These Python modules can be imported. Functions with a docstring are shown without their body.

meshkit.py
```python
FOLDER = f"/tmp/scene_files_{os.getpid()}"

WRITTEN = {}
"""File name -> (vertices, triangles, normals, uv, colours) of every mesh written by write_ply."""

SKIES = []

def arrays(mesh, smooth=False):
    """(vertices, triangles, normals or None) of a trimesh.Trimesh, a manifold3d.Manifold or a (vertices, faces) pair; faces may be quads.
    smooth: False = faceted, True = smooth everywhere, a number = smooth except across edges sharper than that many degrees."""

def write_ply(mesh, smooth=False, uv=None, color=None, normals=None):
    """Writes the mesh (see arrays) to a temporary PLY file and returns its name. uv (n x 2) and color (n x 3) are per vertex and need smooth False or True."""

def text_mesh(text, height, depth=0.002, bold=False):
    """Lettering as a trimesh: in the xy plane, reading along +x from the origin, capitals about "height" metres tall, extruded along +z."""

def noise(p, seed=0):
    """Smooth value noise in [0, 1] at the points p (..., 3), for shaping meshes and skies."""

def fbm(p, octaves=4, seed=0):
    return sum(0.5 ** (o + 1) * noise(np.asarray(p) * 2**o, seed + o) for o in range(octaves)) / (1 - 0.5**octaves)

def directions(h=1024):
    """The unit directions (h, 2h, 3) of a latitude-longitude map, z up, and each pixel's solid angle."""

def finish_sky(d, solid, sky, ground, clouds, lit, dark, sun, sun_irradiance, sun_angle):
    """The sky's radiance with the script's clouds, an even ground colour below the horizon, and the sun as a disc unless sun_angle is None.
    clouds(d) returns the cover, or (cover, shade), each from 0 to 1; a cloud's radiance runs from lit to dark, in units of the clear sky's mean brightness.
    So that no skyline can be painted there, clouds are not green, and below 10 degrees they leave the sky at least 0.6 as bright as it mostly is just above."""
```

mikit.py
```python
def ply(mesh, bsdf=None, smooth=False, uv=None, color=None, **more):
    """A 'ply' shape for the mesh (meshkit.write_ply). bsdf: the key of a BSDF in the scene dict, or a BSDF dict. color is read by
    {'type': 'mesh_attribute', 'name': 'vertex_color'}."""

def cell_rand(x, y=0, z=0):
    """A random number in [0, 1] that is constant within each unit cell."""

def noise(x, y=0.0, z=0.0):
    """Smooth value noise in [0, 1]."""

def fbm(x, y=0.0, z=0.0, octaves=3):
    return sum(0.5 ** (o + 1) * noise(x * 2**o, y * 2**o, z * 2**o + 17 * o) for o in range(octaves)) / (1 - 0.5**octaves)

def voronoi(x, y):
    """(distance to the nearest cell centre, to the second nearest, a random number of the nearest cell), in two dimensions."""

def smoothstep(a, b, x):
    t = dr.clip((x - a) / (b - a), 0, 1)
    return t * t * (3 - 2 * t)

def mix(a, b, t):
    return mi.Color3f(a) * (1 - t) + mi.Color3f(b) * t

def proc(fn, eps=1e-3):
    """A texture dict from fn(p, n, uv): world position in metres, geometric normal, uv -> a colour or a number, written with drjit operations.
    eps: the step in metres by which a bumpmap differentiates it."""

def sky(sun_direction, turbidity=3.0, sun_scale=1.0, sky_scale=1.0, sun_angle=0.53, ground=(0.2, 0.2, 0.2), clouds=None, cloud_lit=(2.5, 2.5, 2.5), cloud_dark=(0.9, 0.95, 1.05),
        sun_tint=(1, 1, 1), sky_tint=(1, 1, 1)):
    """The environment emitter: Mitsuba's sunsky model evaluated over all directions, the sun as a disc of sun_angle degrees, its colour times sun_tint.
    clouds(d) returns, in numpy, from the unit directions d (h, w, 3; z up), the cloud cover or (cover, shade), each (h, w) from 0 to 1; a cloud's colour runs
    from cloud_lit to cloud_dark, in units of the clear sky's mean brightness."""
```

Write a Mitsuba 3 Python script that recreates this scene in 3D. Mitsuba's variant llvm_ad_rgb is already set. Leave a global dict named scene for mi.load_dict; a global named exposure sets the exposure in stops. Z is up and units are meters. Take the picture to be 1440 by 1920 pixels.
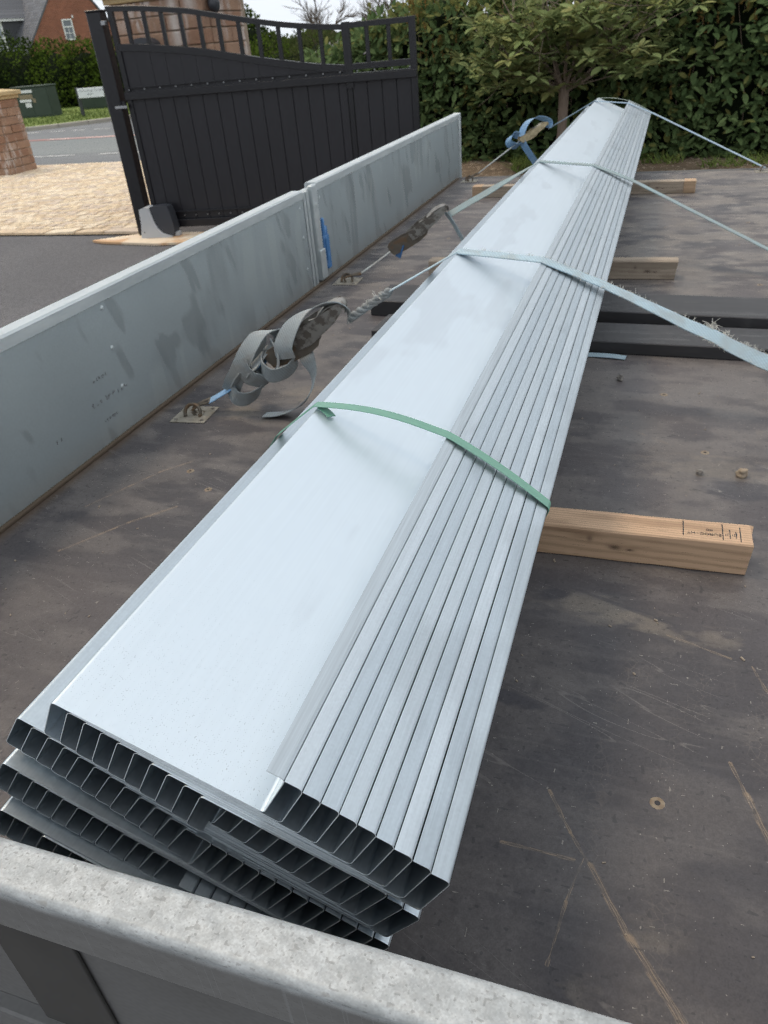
import math, random
import numpy as np, trimesh, drjit as dr, mitsuba as mi, mikit, meshkit
from mikit import noise, fbm, voronoi, cell_rand, smoothstep, mix, proc
from shapely.geometry import MultiPoint
T4 = mi.ScalarTransform4f
rng = np.random.default_rng(7)
random.seed(7)

# ------------------------------------------------------------------ camera, sky, exposure
CAM_R = np.array([[0.94766795, 0.30971463, -0.07747456], [0.10412104, -0.52923157, -0.84206458], [-0.3018017, 0.78993088, -0.53378361]])   # rows: right, down, forward
CAM_M = np.eye(4)
CAM_M[:3, 0], CAM_M[:3, 1], CAM_M[:3, 2], CAM_M[:3, 3] = -CAM_R[0], -CAM_R[1], CAM_R[2], (0, 0, 0.95)
scene, labels = {}, {}
scene['camera'] = {'type': 'thinlens', 'fov': 2 * math.degrees(math.atan(720 / 1409.05)), 'fov_axis': 'x', 'to_world': T4(CAM_M),
                   'aperture_radius': 0.0011, 'focus_distance': 0.85, 'near_clip': 0.05, 'far_clip': 3000.0}


def cloud_cover(d):
    q = d * np.array([2.2, 2.2, 5.0])
    n = meshkit.fbm(q + 5, 4, seed=3)
    return np.ones(d.shape[:2]), np.clip(0.15 + 0.9 * (n - 0.35) - 0.25 * d[..., 2], 0, 1)


scene['sky'] = mikit.sky((-0.42, 0.10, 0.90), turbidity=4, sun_scale=0.25, sun_angle=14, clouds=cloud_cover, cloud_lit=(2.3, 2.42, 2.55), cloud_dark=(1.7, 1.85, 2.05), sun_tint=(1, 0.99, 0.97))
exposure = 1.98

# ------------------------------------------------------------------ entries and names
G = -0.70                                            # the ground; z = 0 is the trailer deck
ORD = ['first', 'second', 'third', 'fourth', 'fifth', 'sixth', 'seventh', 'eighth', 'ninth', 'tenth', 'eleventh', 'twelfth']


COUNT = {}


def free(base):
    n = COUNT.get(base, -1) + 1
    COUNT[base] = n
    return base if n == 0 else f'{base}_{n:03d}'


def thing(name, label, cat, group=None):
    key = free(name)
    labels[key] = {'label': label, 'category': cat}
    if group:
        labels[key]['group'] = group
    return key


def part(parent, name, mesh, bsdf, smooth=False, label=None, kind=None):
    key = free(parent + '__' + name)
    scene[key] = mikit.ply(mesh, 'm_' + bsdf, smooth=smooth)
    if label or kind:
        labels[key] = {**labels.get(key, {}), **({'label': label} if label else {}), **({'kind': kind} if kind else {})}
    return key


def one(name, mesh, bsdf, label, cat, group=None, smooth=False):
    key = thing(name, label, cat, group)
    scene[key] = mikit.ply(mesh, 'm_' + bsdf, smooth=smooth)
    return key


def struct(name, mesh, bsdf, smooth=False):
    key = free(name)
    scene[key] = mikit.ply(mesh, 'm_' + bsdf, smooth=smooth)
    labels[key] = {'kind': 'structure'}
    return key


# ------------------------------------------------------------------ mesh helpers: a mesh is (vertices, triangles)
def tri(f):
    f = np.asarray(f, int)
    return np.vstack([f[:, [0, 1, 2]], f[:, [0, 2, 3]]]) if f.shape[1] == 4 else f


def cat(*ms):
    vs, fs, n = [], [], 0
    for v, f in ms:
        vs.append(np.asarray(v, float)); fs.append(tri(f) + n); n += len(v)
    return np.vstack(vs), np.vstack(fs)


_P = []
for _x in (-1, 1):
    for _y in (-1, 1):
        for _z in (-1, 1):
            for _k in range(3):
                _P.append((_x, _y, _z, _k))
_Q = np.array([[x * (1 if k == 0 else .8), y * (1 if k == 1 else .8), z * (1 if k == 2 else .8)] for x, y, z, k in _P])
_h = trimesh.convex.convex_hull(_Q)
_map = [int(np.argmin(np.abs(_Q - v).sum(1))) for v in _h.vertices]
CH_F = np.array([[_map[i] for i in f] for f in _h.faces])
PL_V = np.array([[x, y, z] for x in (-1, 1) for y in (-1, 1) for z in (-1, 1)], float)
PL_F = np.array([[0, 1, 3], [0, 3, 2], [4, 6, 7], [4, 7, 5], [0, 4, 5], [0, 5, 1], [2, 3, 7], [2, 7, 6], [0, 2, 6], [0, 6, 4], [1, 5, 7], [1, 7, 3]])


def box(x0, x1, y0, y1, z0, z1, bev=0.0):
    h = np.array([x1 - x0, y1 - y0, z1 - z0]) / 2
    c = np.array([x0 + x1, y0 + y1, z0 + z1]) / 2
    if bev <= 0:
        return PL_V * h + c, PL_F
    v = np.array([[x * (h[0] - (0 if k == 0 else bev)), y * (h[1] - (0 if k == 1 else bev)), z * (h[2] - (0 if k == 2 else bev))] for x, y, z, k in _P])
    return v + c, CH_F


def move(m, M=None, t=(0, 0, 0)):
    v, f = m
    v = np.asarray(v, float)
    if M is not None:
        v = v @ np.asarray(M, float).T
        if np.linalg.det(M) < 0:
            f = np.asarray(f)[:, ::-1]
    return v + np.asarray(t, float), f


def rotz(a):
    c, s = math.cos(a), math.sin(a)
    return np.array([[c, -s, 0], [s, c, 0], [0, 0, 1.0]])


def frame(d, up=(0, 0, 1)):
    d = np.asarray(d, float); d = d / np.linalg.norm(d)
    s = np.cross(d, up); s /= np.linalg.norm(s)
    return np.stack([s, d, np.cross(s, d)], 1)           # columns: side, along, up


def sweep(P, A, B, prof):
    """A closed profile (n x 2) carried along the points P with side vectors A and B, capped at its ends."""
    P, A, B, prof = (np.asarray(x, float) for x in (P, A, B, prof))
    n, k = len(prof), len(P)
    v = (P[:, None] + prof[None, :, :1] * A[:, None] + prof[None, :, 1:] * B[:, None]).reshape(-1, 3)
    i, j = np.meshgrid(np.arange(k - 1), np.arange(n), indexing='ij')
    q = np.stack([i * n + j, i * n + (j + 1) % n, (i + 1) * n + (j + 1) % n, (i + 1) * n + j], -1).reshape(-1, 4)
    f = [tri(q)]
    f.append(np.array([[0, a + 1, a] for a in range(1, n - 1)]))
    f.append(np.array([[0, a, a + 1] for a in range(1, n - 1)]) + (k - 1) * n)
    return v, np.vstack(f)


def smooth_path(P, m=8):
    P = np.asarray(P, float)
    Q = np.vstack([2 * P[0] - P[1], P, 2 * P[-1] - P[-2]])
    out = []
    for a in range(len(P) - 1):
        p0, p1, p2, p3 = Q[a:a + 4]
        for t in np.linspace(0, 1, m, endpoint=False):
            out.append(0.5 * (2 * p1 + (p2 - p0) * t + (2 * p0 - 5 * p1 + 4 * p2 - p3) * t * t + (3 * p1 - p0 - 3 * p2 + p3) * t ** 3))
    return np.array(out + [P[-1]])


def ribbon(P, W, w, t=0.002, m=0, wob=0.0, seed=0):
    """Webbing along the points P, its width along W (one vector, or one per point)."""
    P = np.asarray(P, float)
    W = np.broadcast_to(np.asarray(W, float), P.shape)
    if m:
        W = smooth_path(W, m); P = smooth_path(P, m)
    D = np.gradient(P, axis=0); D /= np.linalg.norm(D, axis=1, keepdims=True) + 1e-12
    W = W - D * (W * D).sum(1, keepdims=True); W /= np.linalg.norm(W, axis=1, keepdims=True) + 1e-12
    N = np.cross(W, D)
    if wob:
        r = np.random.default_rng(seed)
        P = P + W * r.normal(0, wob, (len(P), 1))
    h = w / 2
    return sweep(P, W, N, [(-h, -t / 2), (-h * .5, -t / 2), (h * .5, -t / 2), (h, -t / 2), (h, t / 2), (h * .5, t / 2), (-h * .5, t / 2), (-h, t / 2)])


def tube(P, r, n=8, m=0):
    P = np.asarray(P, float)
    if m:
        P = smooth_path(P, m)
    r = np.broadcast_to(np.asarray(r, float), (len(P),)) if np.ndim(r) == 0 or len(np.atleast_1d(r)) == len(P) else np.interp(np.linspace(0, 1, len(P)), np.linspace(0, 1, len(r)), r)
    D = np.gradient(P, axis=0); D /= np.linalg.norm(D, axis=1, keepdims=True) + 1e-12
    ref = np.array([0, 0, 1.0]) if abs(D[:, 2]).mean() < .8 else np.array([1.0, 0, 0])
    A = np.cross(D, ref); A /= np.linalg.norm(A, axis=1, keepdims=True) + 1e-12
    B = np.cross(D, A)
    a = np.arange(n) * 2 * math.pi / n
    v = (P[:, None] + r[:, None, None] * (np.cos(a)[None, :, None] * A[:, None] + np.sin(a)[None, :, None] * B[:, None])).reshape(-1, 3)
    k = len(P)
    i, j = np.meshgrid(np.arange(k - 1), np.arange(n), indexing='ij')
    q = np.stack([i * n + j, i * n + (j + 1) % n, (i + 1) * n + (j + 1) % n, (i + 1) * n + j], -1).reshape(-1, 4)
    f = [tri(q)[:, ::-1], np.array([[0, b, b + 1] for b in range(1, n - 1)])[:, ::-1], np.array([[0, b + 1, b] for b in range(1, n - 1)])[:, ::-1] + (k - 1) * n]
    return v, np.vstack(f)


def prism(poly, d0, d1, O, U, V, N):
    """The outline poly (n x 2, in U and V at O) given depth from d0 to d1 along N."""
    import shapely
    m = trimesh.creation.extrude_polygon(shapely.Polygon(poly), d1 - d0, engine='earcut')
    v = np.asarray(m.vertices)
    w = np.asarray(O, float) + v[:, :1] * np.asarray(U) + v[:, 1:2] * np.asarray(V) + (v[:, 2:] + d0) * np.asarray(N)
    f = np.asarray(m.faces)
    return (w, f) if np.dot(np.cross(U, V), N) > 0 else (w, f[:, ::-1])


def blob(r, seed, n=2, amp=.25, flat=(1, 1, 1)):
    m = trimesh.creation.icosphere(n, 1.0)
    v = np.asarray(m.vertices)
    v = v * (1 + amp * (2 * meshkit.noise(v * 1.6 + seed * 7.3, seed) - 1))[:, None] * np.asarray(flat) * r
    return v, np.asarray(m.faces)


def grid(x0, x1, y0, y1, z, nx=1, ny=1):
    X, Y = np.meshgrid(np.linspace(x0, x1, nx + 1), np.linspace(y0, y1, ny + 1))
    v = np.stack([X, Y, X * 0 + z], -1).reshape(-1, 3)
    i, j = np.meshgrid(np.arange(ny), np.arange(nx), indexing='ij')
    a = (i * (nx + 1) + j).ravel()
    return v, tri(np.stack([a, a + 1, a + nx + 2, a + nx + 1], 1))


# ------------------------------------------------------------------ materials
def mat(name, color, rough=0.6, metal=0.0, bump=None, bscale=1.0, spec=0.5, eps=1e-3, **more):
    d = {'type': 'principled', 'base_color': color if isinstance(color, dict) else {'type': 'rgb', 'value': list(color)},
         'roughness': rough if isinstance(rough, dict) else float(rough), 'metallic': metal if isinstance(metal, dict) else float(metal), 'specular': spec, **more}
    if bump is not None:
        d = {'type': 'bumpmap', 'arbitrary': proc(bump, eps), 'scale': bscale, 'bsdf': d}
    scene['m_' + name] = {'type': 'twosided', 'bsdf': d}
    return name


def line_d(p, a, b):
    """Distance in the deck plane from the stretch a-b, and the place along it."""
    ax, ay, dx, dy = a[0], a[1], b[0] - a[0], b[1] - a[1]
    t = dr.clip(((p.x - ax) * dx + (p.y - ay) * dy) / (dx * dx + dy * dy), 0, 1)
    return dr.sqrt(dr.square(p.x - ax - t * dx) + dr.square(p.y - ay - t * dy)), t


def galv_web(p, n, uv):
    c = mix((0.67, 0.742, 0.792), (0.63, 0.705, 0.76), fbm(p.x * 6, p.y * 1.2, p.z * 6))
    s = fbm(p.x * 400, p.y * 6, p.z * 400, 2)
    wet = smoothstep(0.52, 0.66, fbm(p.x * 14 + 3, p.y * 4, 1.0, 4) + 0.22 * dr.exp(-dr.square((p.x + .46) / .07) - dr.square((p.y - 1.55) / .35)) - 0.12)
    specks = smoothstep(0.80, 0.88, noise(p.x * 900, p.y * 900, p.z * 900)) * smoothstep(.75, .4, p.y)
    c = mix(c, (0.55, 0.605, 0.65), wet * 0.45) * (0.975 + 0.05 * s) * (1 - 0.25 * specks)
    lip = smoothstep(.050, .060, (p.x + .506) * .4067 + (p.z - .432) * .9135)
    return mix(c, mi.Color3f(.49, .545, .58) * (0.80 + 0.28 * fbm(p.x * 700, p.y * 14, p.z * 700, 2)), lip)


def galv_rough(p, n, uv):
    return 0.30 + 0.12 * fbm(p.x * 9, p.y * 2, p.z * 9) + 0.05 * noise(p.x * 120, p.y * 120, p.z * 120)


def galv_brushed(tone):
    def fn(p, n, uv):
        s = fbm(p.x * 700, p.y * 14, p.z * 700, 2)
        g = noise(p.x * 420, p.y * 420, p.z * 420)
        w = smoothstep(0.56, 0.70, fbm(p.x * 10, p.y * 5, p.z * 10, 4))
        return mi.Color3f(tone[0], tone[1], tone[2]) * (0.86 + 0.16 * s + 0.08 * g) * (1 - 0.12 * w)
    return fn


mat('galv_web', proc(galv_web), proc(galv_rough), 0.82, lambda p, n, uv: fbm(p.x * 7, p.y * 1.6, p.z * 7, 2) * 0.0014 + noise(p.x * 500, p.y * 500, p.z * 500) * 0.000012)
for _i, _t in enumerate([(0.52, 0.578, 0.615), (0.565, 0.622, 0.66), (0.485, 0.547, 0.59)]):
    mat(f'galv_brushed_{_i}', proc(galv_brushed(_t)), 0.40, 0.97, lambda p, n, uv: noise(p.x * 900, p.y * 60, p.z * 900) * 0.00004)


def side_zinc(p, n, uv):
    big = fbm(p.y * 2.3 + 4, p.z * 1.6, p.x, 3)
    streak = smoothstep(0.50, 0.72, fbm(p.y * 11, p.z * 2.4, 2.0, 3)) * smoothstep(0.42, 0.62, fbm(p.y * 1.7, p.z * 3 + 8, 5.0, 2))
    smear = smoothstep(0.60, 0.74, fbm(p.y * 16 + p.z * 5, p.z * 6, 7.0, 3))
    pale = smoothstep(0.60, 0.70, fbm(p.y * 24, p.z * 2.2, 11.0, 2)) * smoothstep(0.5, .7, noise(p.y * 3, p.z * 4, 3.0))
    low = smoothstep(0.10, 0.0, p.z)
    c = mix((0.345, 0.395, 0.41), (0.262, 0.30, 0.315), big)
    c = mix(c, (0.155, 0.172, 0.18), 0.40 * streak)
    c = mix(c, (0.135, 0.15, 0.155), 0.36 * smear)
    c = mix(c, (0.37, 0.415, 0.415), 0.4 * pale)
    c = mix(c, (0.27, 0.255, 0.23), 0.4 * low)
    return c * (0.94 + 0.12 * noise(p.y * 300, p.z * 300, p.x * 300))


mat('side_zinc', proc(side_zinc), 0.52, 0.35, lambda p, n, uv: fbm(p.y * 4, p.z * 4, p.x, 3) * 0.003)
mat('zinc_cap', proc(lambda p, n, uv: mix((0.52, 0.56, 0.57), (0.40, 0.44, 0.45), fbm(p.x * 30, p.y * 9, p.z * 30))), 0.45, 0.45)


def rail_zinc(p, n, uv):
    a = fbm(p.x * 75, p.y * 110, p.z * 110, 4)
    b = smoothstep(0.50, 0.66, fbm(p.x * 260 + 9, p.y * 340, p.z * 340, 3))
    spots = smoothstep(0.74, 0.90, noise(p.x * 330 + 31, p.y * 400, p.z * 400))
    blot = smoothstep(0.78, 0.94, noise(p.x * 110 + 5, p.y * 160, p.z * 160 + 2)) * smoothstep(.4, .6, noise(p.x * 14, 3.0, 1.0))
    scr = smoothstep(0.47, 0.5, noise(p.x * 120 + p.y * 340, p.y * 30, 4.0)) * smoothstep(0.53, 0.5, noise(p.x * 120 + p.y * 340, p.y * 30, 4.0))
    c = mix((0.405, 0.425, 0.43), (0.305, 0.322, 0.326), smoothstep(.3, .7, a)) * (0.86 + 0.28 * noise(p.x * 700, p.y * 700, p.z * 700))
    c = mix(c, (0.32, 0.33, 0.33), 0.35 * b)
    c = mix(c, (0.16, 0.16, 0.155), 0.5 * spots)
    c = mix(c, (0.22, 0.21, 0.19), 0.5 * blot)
    c = mix(c, (0.13, 0.125, 0.12), 0.85 * smoothstep(.352, .340, p.z))  # below the top face: shade of the camera holder, and grime, painted in
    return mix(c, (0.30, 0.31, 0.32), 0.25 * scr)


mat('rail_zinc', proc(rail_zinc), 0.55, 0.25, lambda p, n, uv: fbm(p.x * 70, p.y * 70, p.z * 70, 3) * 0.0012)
mat('panel_grey', proc(lambda p, n, uv: mix((0.125, 0.125, 0.125), (0.10, 0.098, 0.095), fbm(p.x * 9, p.y * 9, p.z * 9)) * (0.93 + 0.14 * noise(p.x * 240, p.y * 240, p.z * 240))), 0.6, 0.1)  # darkened albedo: carries the shade of the person holding the camera
mat('post_grey', proc(lambda p, n, uv: mix((0.055, 0.053, 0.050), (0.040, 0.039, 0.037), fbm(p.x * 20, p.y * 20, p.z * 12))), 0.6, 0.1)  # the camera holder's shade on the stanchions is put into this colour

SCRATCH = [((-.060, .729), (-.024, .668), .0030), ((-.024, .668), (.006, .627), .0022), ((.006, .627), (.061, .541), .0055), ((.061, .541), (.124, .459), .0070), ((-.002, .633), (-.018, .567), .0016), ((-.018, .567), (-.030, .483), .0022),
           ((-.112, .629), (-.015, .628), .0030), ((.189, .844), (.208, .792), .0035), ((.208, .792), (.240, .700), .0060), ((-1.298, 1.282), (-1.203, 1.48), .0035), ((-1.203, 1.48), (-1.145, 1.551), .0045), ((-1.234, 1.098), (-1.14, 1.238), .0040),
           ((-1.14, 1.238), (-1.06, 1.328), .0060), ((.097, 1.112), (.202, 1.074), .0025), ((-.023, 1.947), (.101, 1.857), .0020), ((.234, 1.062), (.254, 1.004), .0030)]
PATCH = [((-.035, 1.158), .10, .030, -.15, .75), ((.06, 1.128), .08, .018, -.3, .6), ((.187, 1.126), .045, .018, .0, .7), ((.20, 1.74), .16, .07, .0, .55), ((-1.238, 2.22), .05, .05, .3, .7), ((-1.166, 1.879), .05, .06, .2, .7), ((-1.02, 2.03), .06, .04, .4, .7), ((.092, .55), .035, .02, .3, .35), ((.007, .451), .02, .03, .3, .5)]
DARK = [((-.112, 1.185), .030, .020, .3, .9), ((.253, 1.655), .085, .045, 0., .8), ((-.150, .895), .06, .018, -.15, .9), ((.03, 1.172), .10, .006, -.35, .6)]


def deck_col(p, n, uv):
    far = smoothstep(1.8, 4.2, p.y)
    right = smoothstep(-.5, -.1, p.x)
    a = fbm(p.x * 2.1 + 7, p.y * 2.1, 1.0, 4)
    fine = 0.4 * noise(p.x * 210, p.y * 210, 3.0) + 0.6 * noise(p.x * 620, p.y * 620, 6.0)
    ply = fbm(p.x * 5, p.y * 90, 6.0, 3)
    c = mix((0.080, 0.070, 0.071), (0.051, 0.047, 0.051), smoothstep(.30, .68, a))
    c = mix(c, (0.125, 0.112, 0.106), (.35 + .5 * smoothstep(.7, 1.9, p.y)) * smoothstep(.44, .64, fbm(p.x * 7 + 20, p.y * 13 + 3, 2.0, 5)))
    c = mix(c, (0.160, 0.141, 0.125), 0.8 * far * right * smoothstep(.42, .66, fbm(p.x * 5.5, p.y * 11, 9.0, 5)))
    c = mix(c, (0.23, 0.205, 0.18), 0.42 * (0.10 + far) * smoothstep(.58, .72, fbm(p.x * 12, p.y * 30, 12.0, 4)))
    c = mix(c, (0.040, 0.038, 0.043), 0.28 * smoothstep(.56, .70, fbm(p.x * 6 + 40, p.y * 11 + 2, 4.0, 5)))
    c = mix(c, (0.19, 0.175, 0.16), 0.20 * smoothstep(.60, .80, ply) * (0.4 + far))
    rag = fbm(p.x * 30, p.y * 70, 8.0, 3)
    for (x, y), rx, ry, r, k in PATCH:
        u, w = (p.x - x) * math.cos(r) + (p.y - y) * math.sin(r), -(p.x - x) * math.sin(r) + (p.y - y) * math.cos(r)
        m = smoothstep(1.5, .2, dr.sqrt(dr.square(u / rx) + dr.square(w / ry)) + 2.6 * (rag - .5) + 1.2 * (fbm(p.x * 16, p.y * 30, 23.0, 3) - .5))
        c = mix(c, (0.20, 0.17, 0.135), .85 * k * m * (0.45 + 0.55 * rag))
    for (x, y), rx, ry, r, k in DARK:
        u, w = (p.x - x) * math.cos(r) + (p.y - y) * math.sin(r), -(p.x - x) * math.sin(r) + (p.y - y) * math.cos(r)
        m = smoothstep(1.25, .6, dr.sqrt(dr.square(u / rx) + dr.square(w / ry)) + .9 * (rag - .5))
        c = mix(c, (0.040, 0.038, 0.045), k * m)
    for a_, b_, w_ in SCRATCH:
        d, t = line_d(p, a_, b_)
        L_ = math.hypot(b_[0] - a_[0], b_[1] - a_[1])
        ac = ((p.x - a_[0]) * (b_[1] - a_[1]) - (p.y - a_[1]) * (b_[0] - a_[0])) / L_
        d = d + 0.0035 * (fbm(p.x * 70, p.y * 70, 2.0, 2) - .5)
        m = smoothstep(w_, w_ * .4, d) * (0.15 + 0.85 * smoothstep(.3, .65, noise(ac * 1100, t * L_ * 60, 1.0)))
        c = mix(c, (0.215, 0.160, 0.110), .75 * m)
    dots = smoothstep(0.86, 0.93, noise(p.x * 120, p.y * 160, 5.0))
    chips = smoothstep(0.94, 0.98, noise(p.x * 190 + 8, p.y * 190, 15.0))
    c = mix(c, (0.03, 0.03, 0.033), 0.5 * dots)
    c = mix(c, (0.30, 0.275, 0.24), 0.5 * chips)
    edge = smoothstep(.055, .0, p.x + 1.44)
    c = mix(c, (0.085, 0.058, 0.036), 0.8 * edge)
    scuff = smoothstep(.485, .5, fbm(p.x * 16 + p.y * 40, p.y * 9, 41.0, 2)) * smoothstep(.515, .5, fbm(p.x * 16 + p.y * 40, p.y * 9, 41.0, 2)) * smoothstep(.5, .7, noise(p.x * 9, p.y * 9, 17.0))
    f1, f2, _ = voronoi(p.x * 78, p.y * 70)
    hexm = smoothstep(.14, .04, f2 - f1) * smoothstep(.50, .66, fbm(p.x * 11 + 2, p.y * 4, 51.0, 3)) * smoothstep(-.05, .05, p.x)
    c = mix(c, (0.15, 0.125, 0.105), .30 * hexm)
    c = mix(c, (0.17, 0.155, 0.145), .45 * scuff)
    return c * (0.80 + 0.40 * fine) * (0.93 + 0.14 * fbm(p.x * 22, p.y * 60, 31.0, 3))


mat('deck', proc(deck_col), proc(lambda p, n, uv: 0.42 + 0.25 * fbm(p.x * 8, p.y * 16, 3.0)), 0.0, lambda p, n, uv: fbm(p.x * 60, p.y * 90, 1.0, 3) * 0.0016, spec=0.45)
mat('dirt_strip', (0.085, 0.062, 0.042), 0.85)


def wood(tint, dark):
    def fn(p, n, uv):
        rings = 0.5 + 0.5 * dr.sin((p.y * 1.0 + p.z * .45 + 0.004 * fbm(p.x * 6, p.y * 20, p.z * 20)) * 760 + 3.5 * fbm(p.x * 3, p.y * 25, p.z * 25, 2))
        fib = fbm(p.x * 18, p.y * 420, p.z * 420, 2)
        pores = smoothstep(0.80, 0.92, noise(p.x * 26, p.y * 620, p.z * 620))
        stain = smoothstep(0.48, 0.70, fbm(p.x * 7 + 3, p.y * 30, p.z * 30, 3))
        knot = dr.exp(-dr.square((p.x + .01) / .012) - dr.square((p.z - .035) / .006)) + dr.exp(-dr.square((p.x - .02) / .008) - dr.square((p.z - .032) / .003)) + .7 * dr.exp(-dr.square((p.x + .06) / .006) - dr.square((p.z - .05) / .008))
        c = mix(tint, dark, 0.50 * rings * rings + 0.3 * (fib - .5))
        c = mix(c, mi.Color3f(dark[0] * .7, dark[1] * .65, dark[2] * .6), 0.45 * stain)
        c = mix(c, (0.07, 0.045, 0.03), 0.35 * pores)
        return mix(c, (0.05, 0.03, 0.02), dr.clip(knot, 0, 1) * .8)
    return fn


mat('timber_new', proc(wood((0.50, 0.340, 0.220), (0.285, 0.177, 0.106))), 0.75, 0, lambda p, n, uv: noise(p.x * 12, p.y * 500, p.z * 500) * 0.0006)
mat('timber_grey', proc(wood((0.33, 0.27, 0.21), (0.20, 0.165, 0.13))), 0.8, 0, lambda p, n, uv: noise(p.x * 12, p.y * 500, p.z * 500) * 0.0006)
mat('timber_end', proc(wood((0.40, 0.28, 0.18), (0.28, 0.19, 0.12))), 0.8)
mat('ink', (0.03, 0.028, 0.03), 0.7)
mat('marker', (0.135, 0.14, 0.145), 0.8)
mat('black_board', proc(lambda p, n, uv: mix(mix((0.020, 0.020, 0.0215), (0.036, 0.035, 0.0375), fbm(p.x * 9, p.y * 40, p.z * 40)), (0.075, 0.075, 0.076), 0.5 * smoothstep(.60, .74, fbm(p.x * 6 + 2, p.y * 36, 3.0, 4)))), 0.55, 0, lambda p, n, uv: noise(p.x * 120, p.y * 260, p.z * 260) * 0.0006)


def webbing(a, b, dirt):
    def fn(p, n, uv):
        w = 0.5 + 0.5 * dr.sin(p.x * 760 + p.z * 420 + p.y * 300) * (.6 + .4 * dr.sin(p.y * 1500 - p.z * 600))
        d = smoothstep(0.35, 0.72, fbm(p.x * 22, p.y * 22, p.z * 22, 4))
        return mix(mix(a, b, w), dirt, 0.65 * d)
    return fn


WB = lambda p, n, uv: dr.sin(p.x * 1500 + p.z * 900) * dr.sin(p.y * 1500 - p.z * 600) * 0.0003
mat('webbing_pale', proc(webbing((0.37, 0.475, 0.53), (0.235, 0.325, 0.375), (0.26, 0.295, 0.30))), 0.8, 0, WB, sheen=0.4)
mat('webbing_grey', proc(webbing((0.30, 0.335, 0.345), (0.20, 0.225, 0.235), (0.20, 0.19, 0.175))), 0.85, 0, WB, sheen=0.4)
mat('webbing_blue', proc(webbing((0.18, 0.33, 0.52), (0.13, 0.25, 0.41), (0.21, 0.31, 0.41))), 0.8, 0, WB, sheen=0.4)
mat('webbing_dark_blue', proc(webbing((0.03, 0.12, 0.30), (0.02, 0.085, 0.22), (0.06, 0.10, 0.17))), 0.8, 0, WB)
mat('webbing_green', proc(webbing((0.25, 0.325, 0.335), (0.17, 0.235, 0.245), (0.21, 0.24, 0.24))), 0.8, 0, WB)
mat('webbing_dull', proc(webbing((0.27, 0.36, 0.44), (0.20, 0.28, 0.35), (0.27, 0.32, 0.36))), 0.8, 0, WB)
mat('frayed', (0.48, 0.47, 0.43), 0.9)
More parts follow.
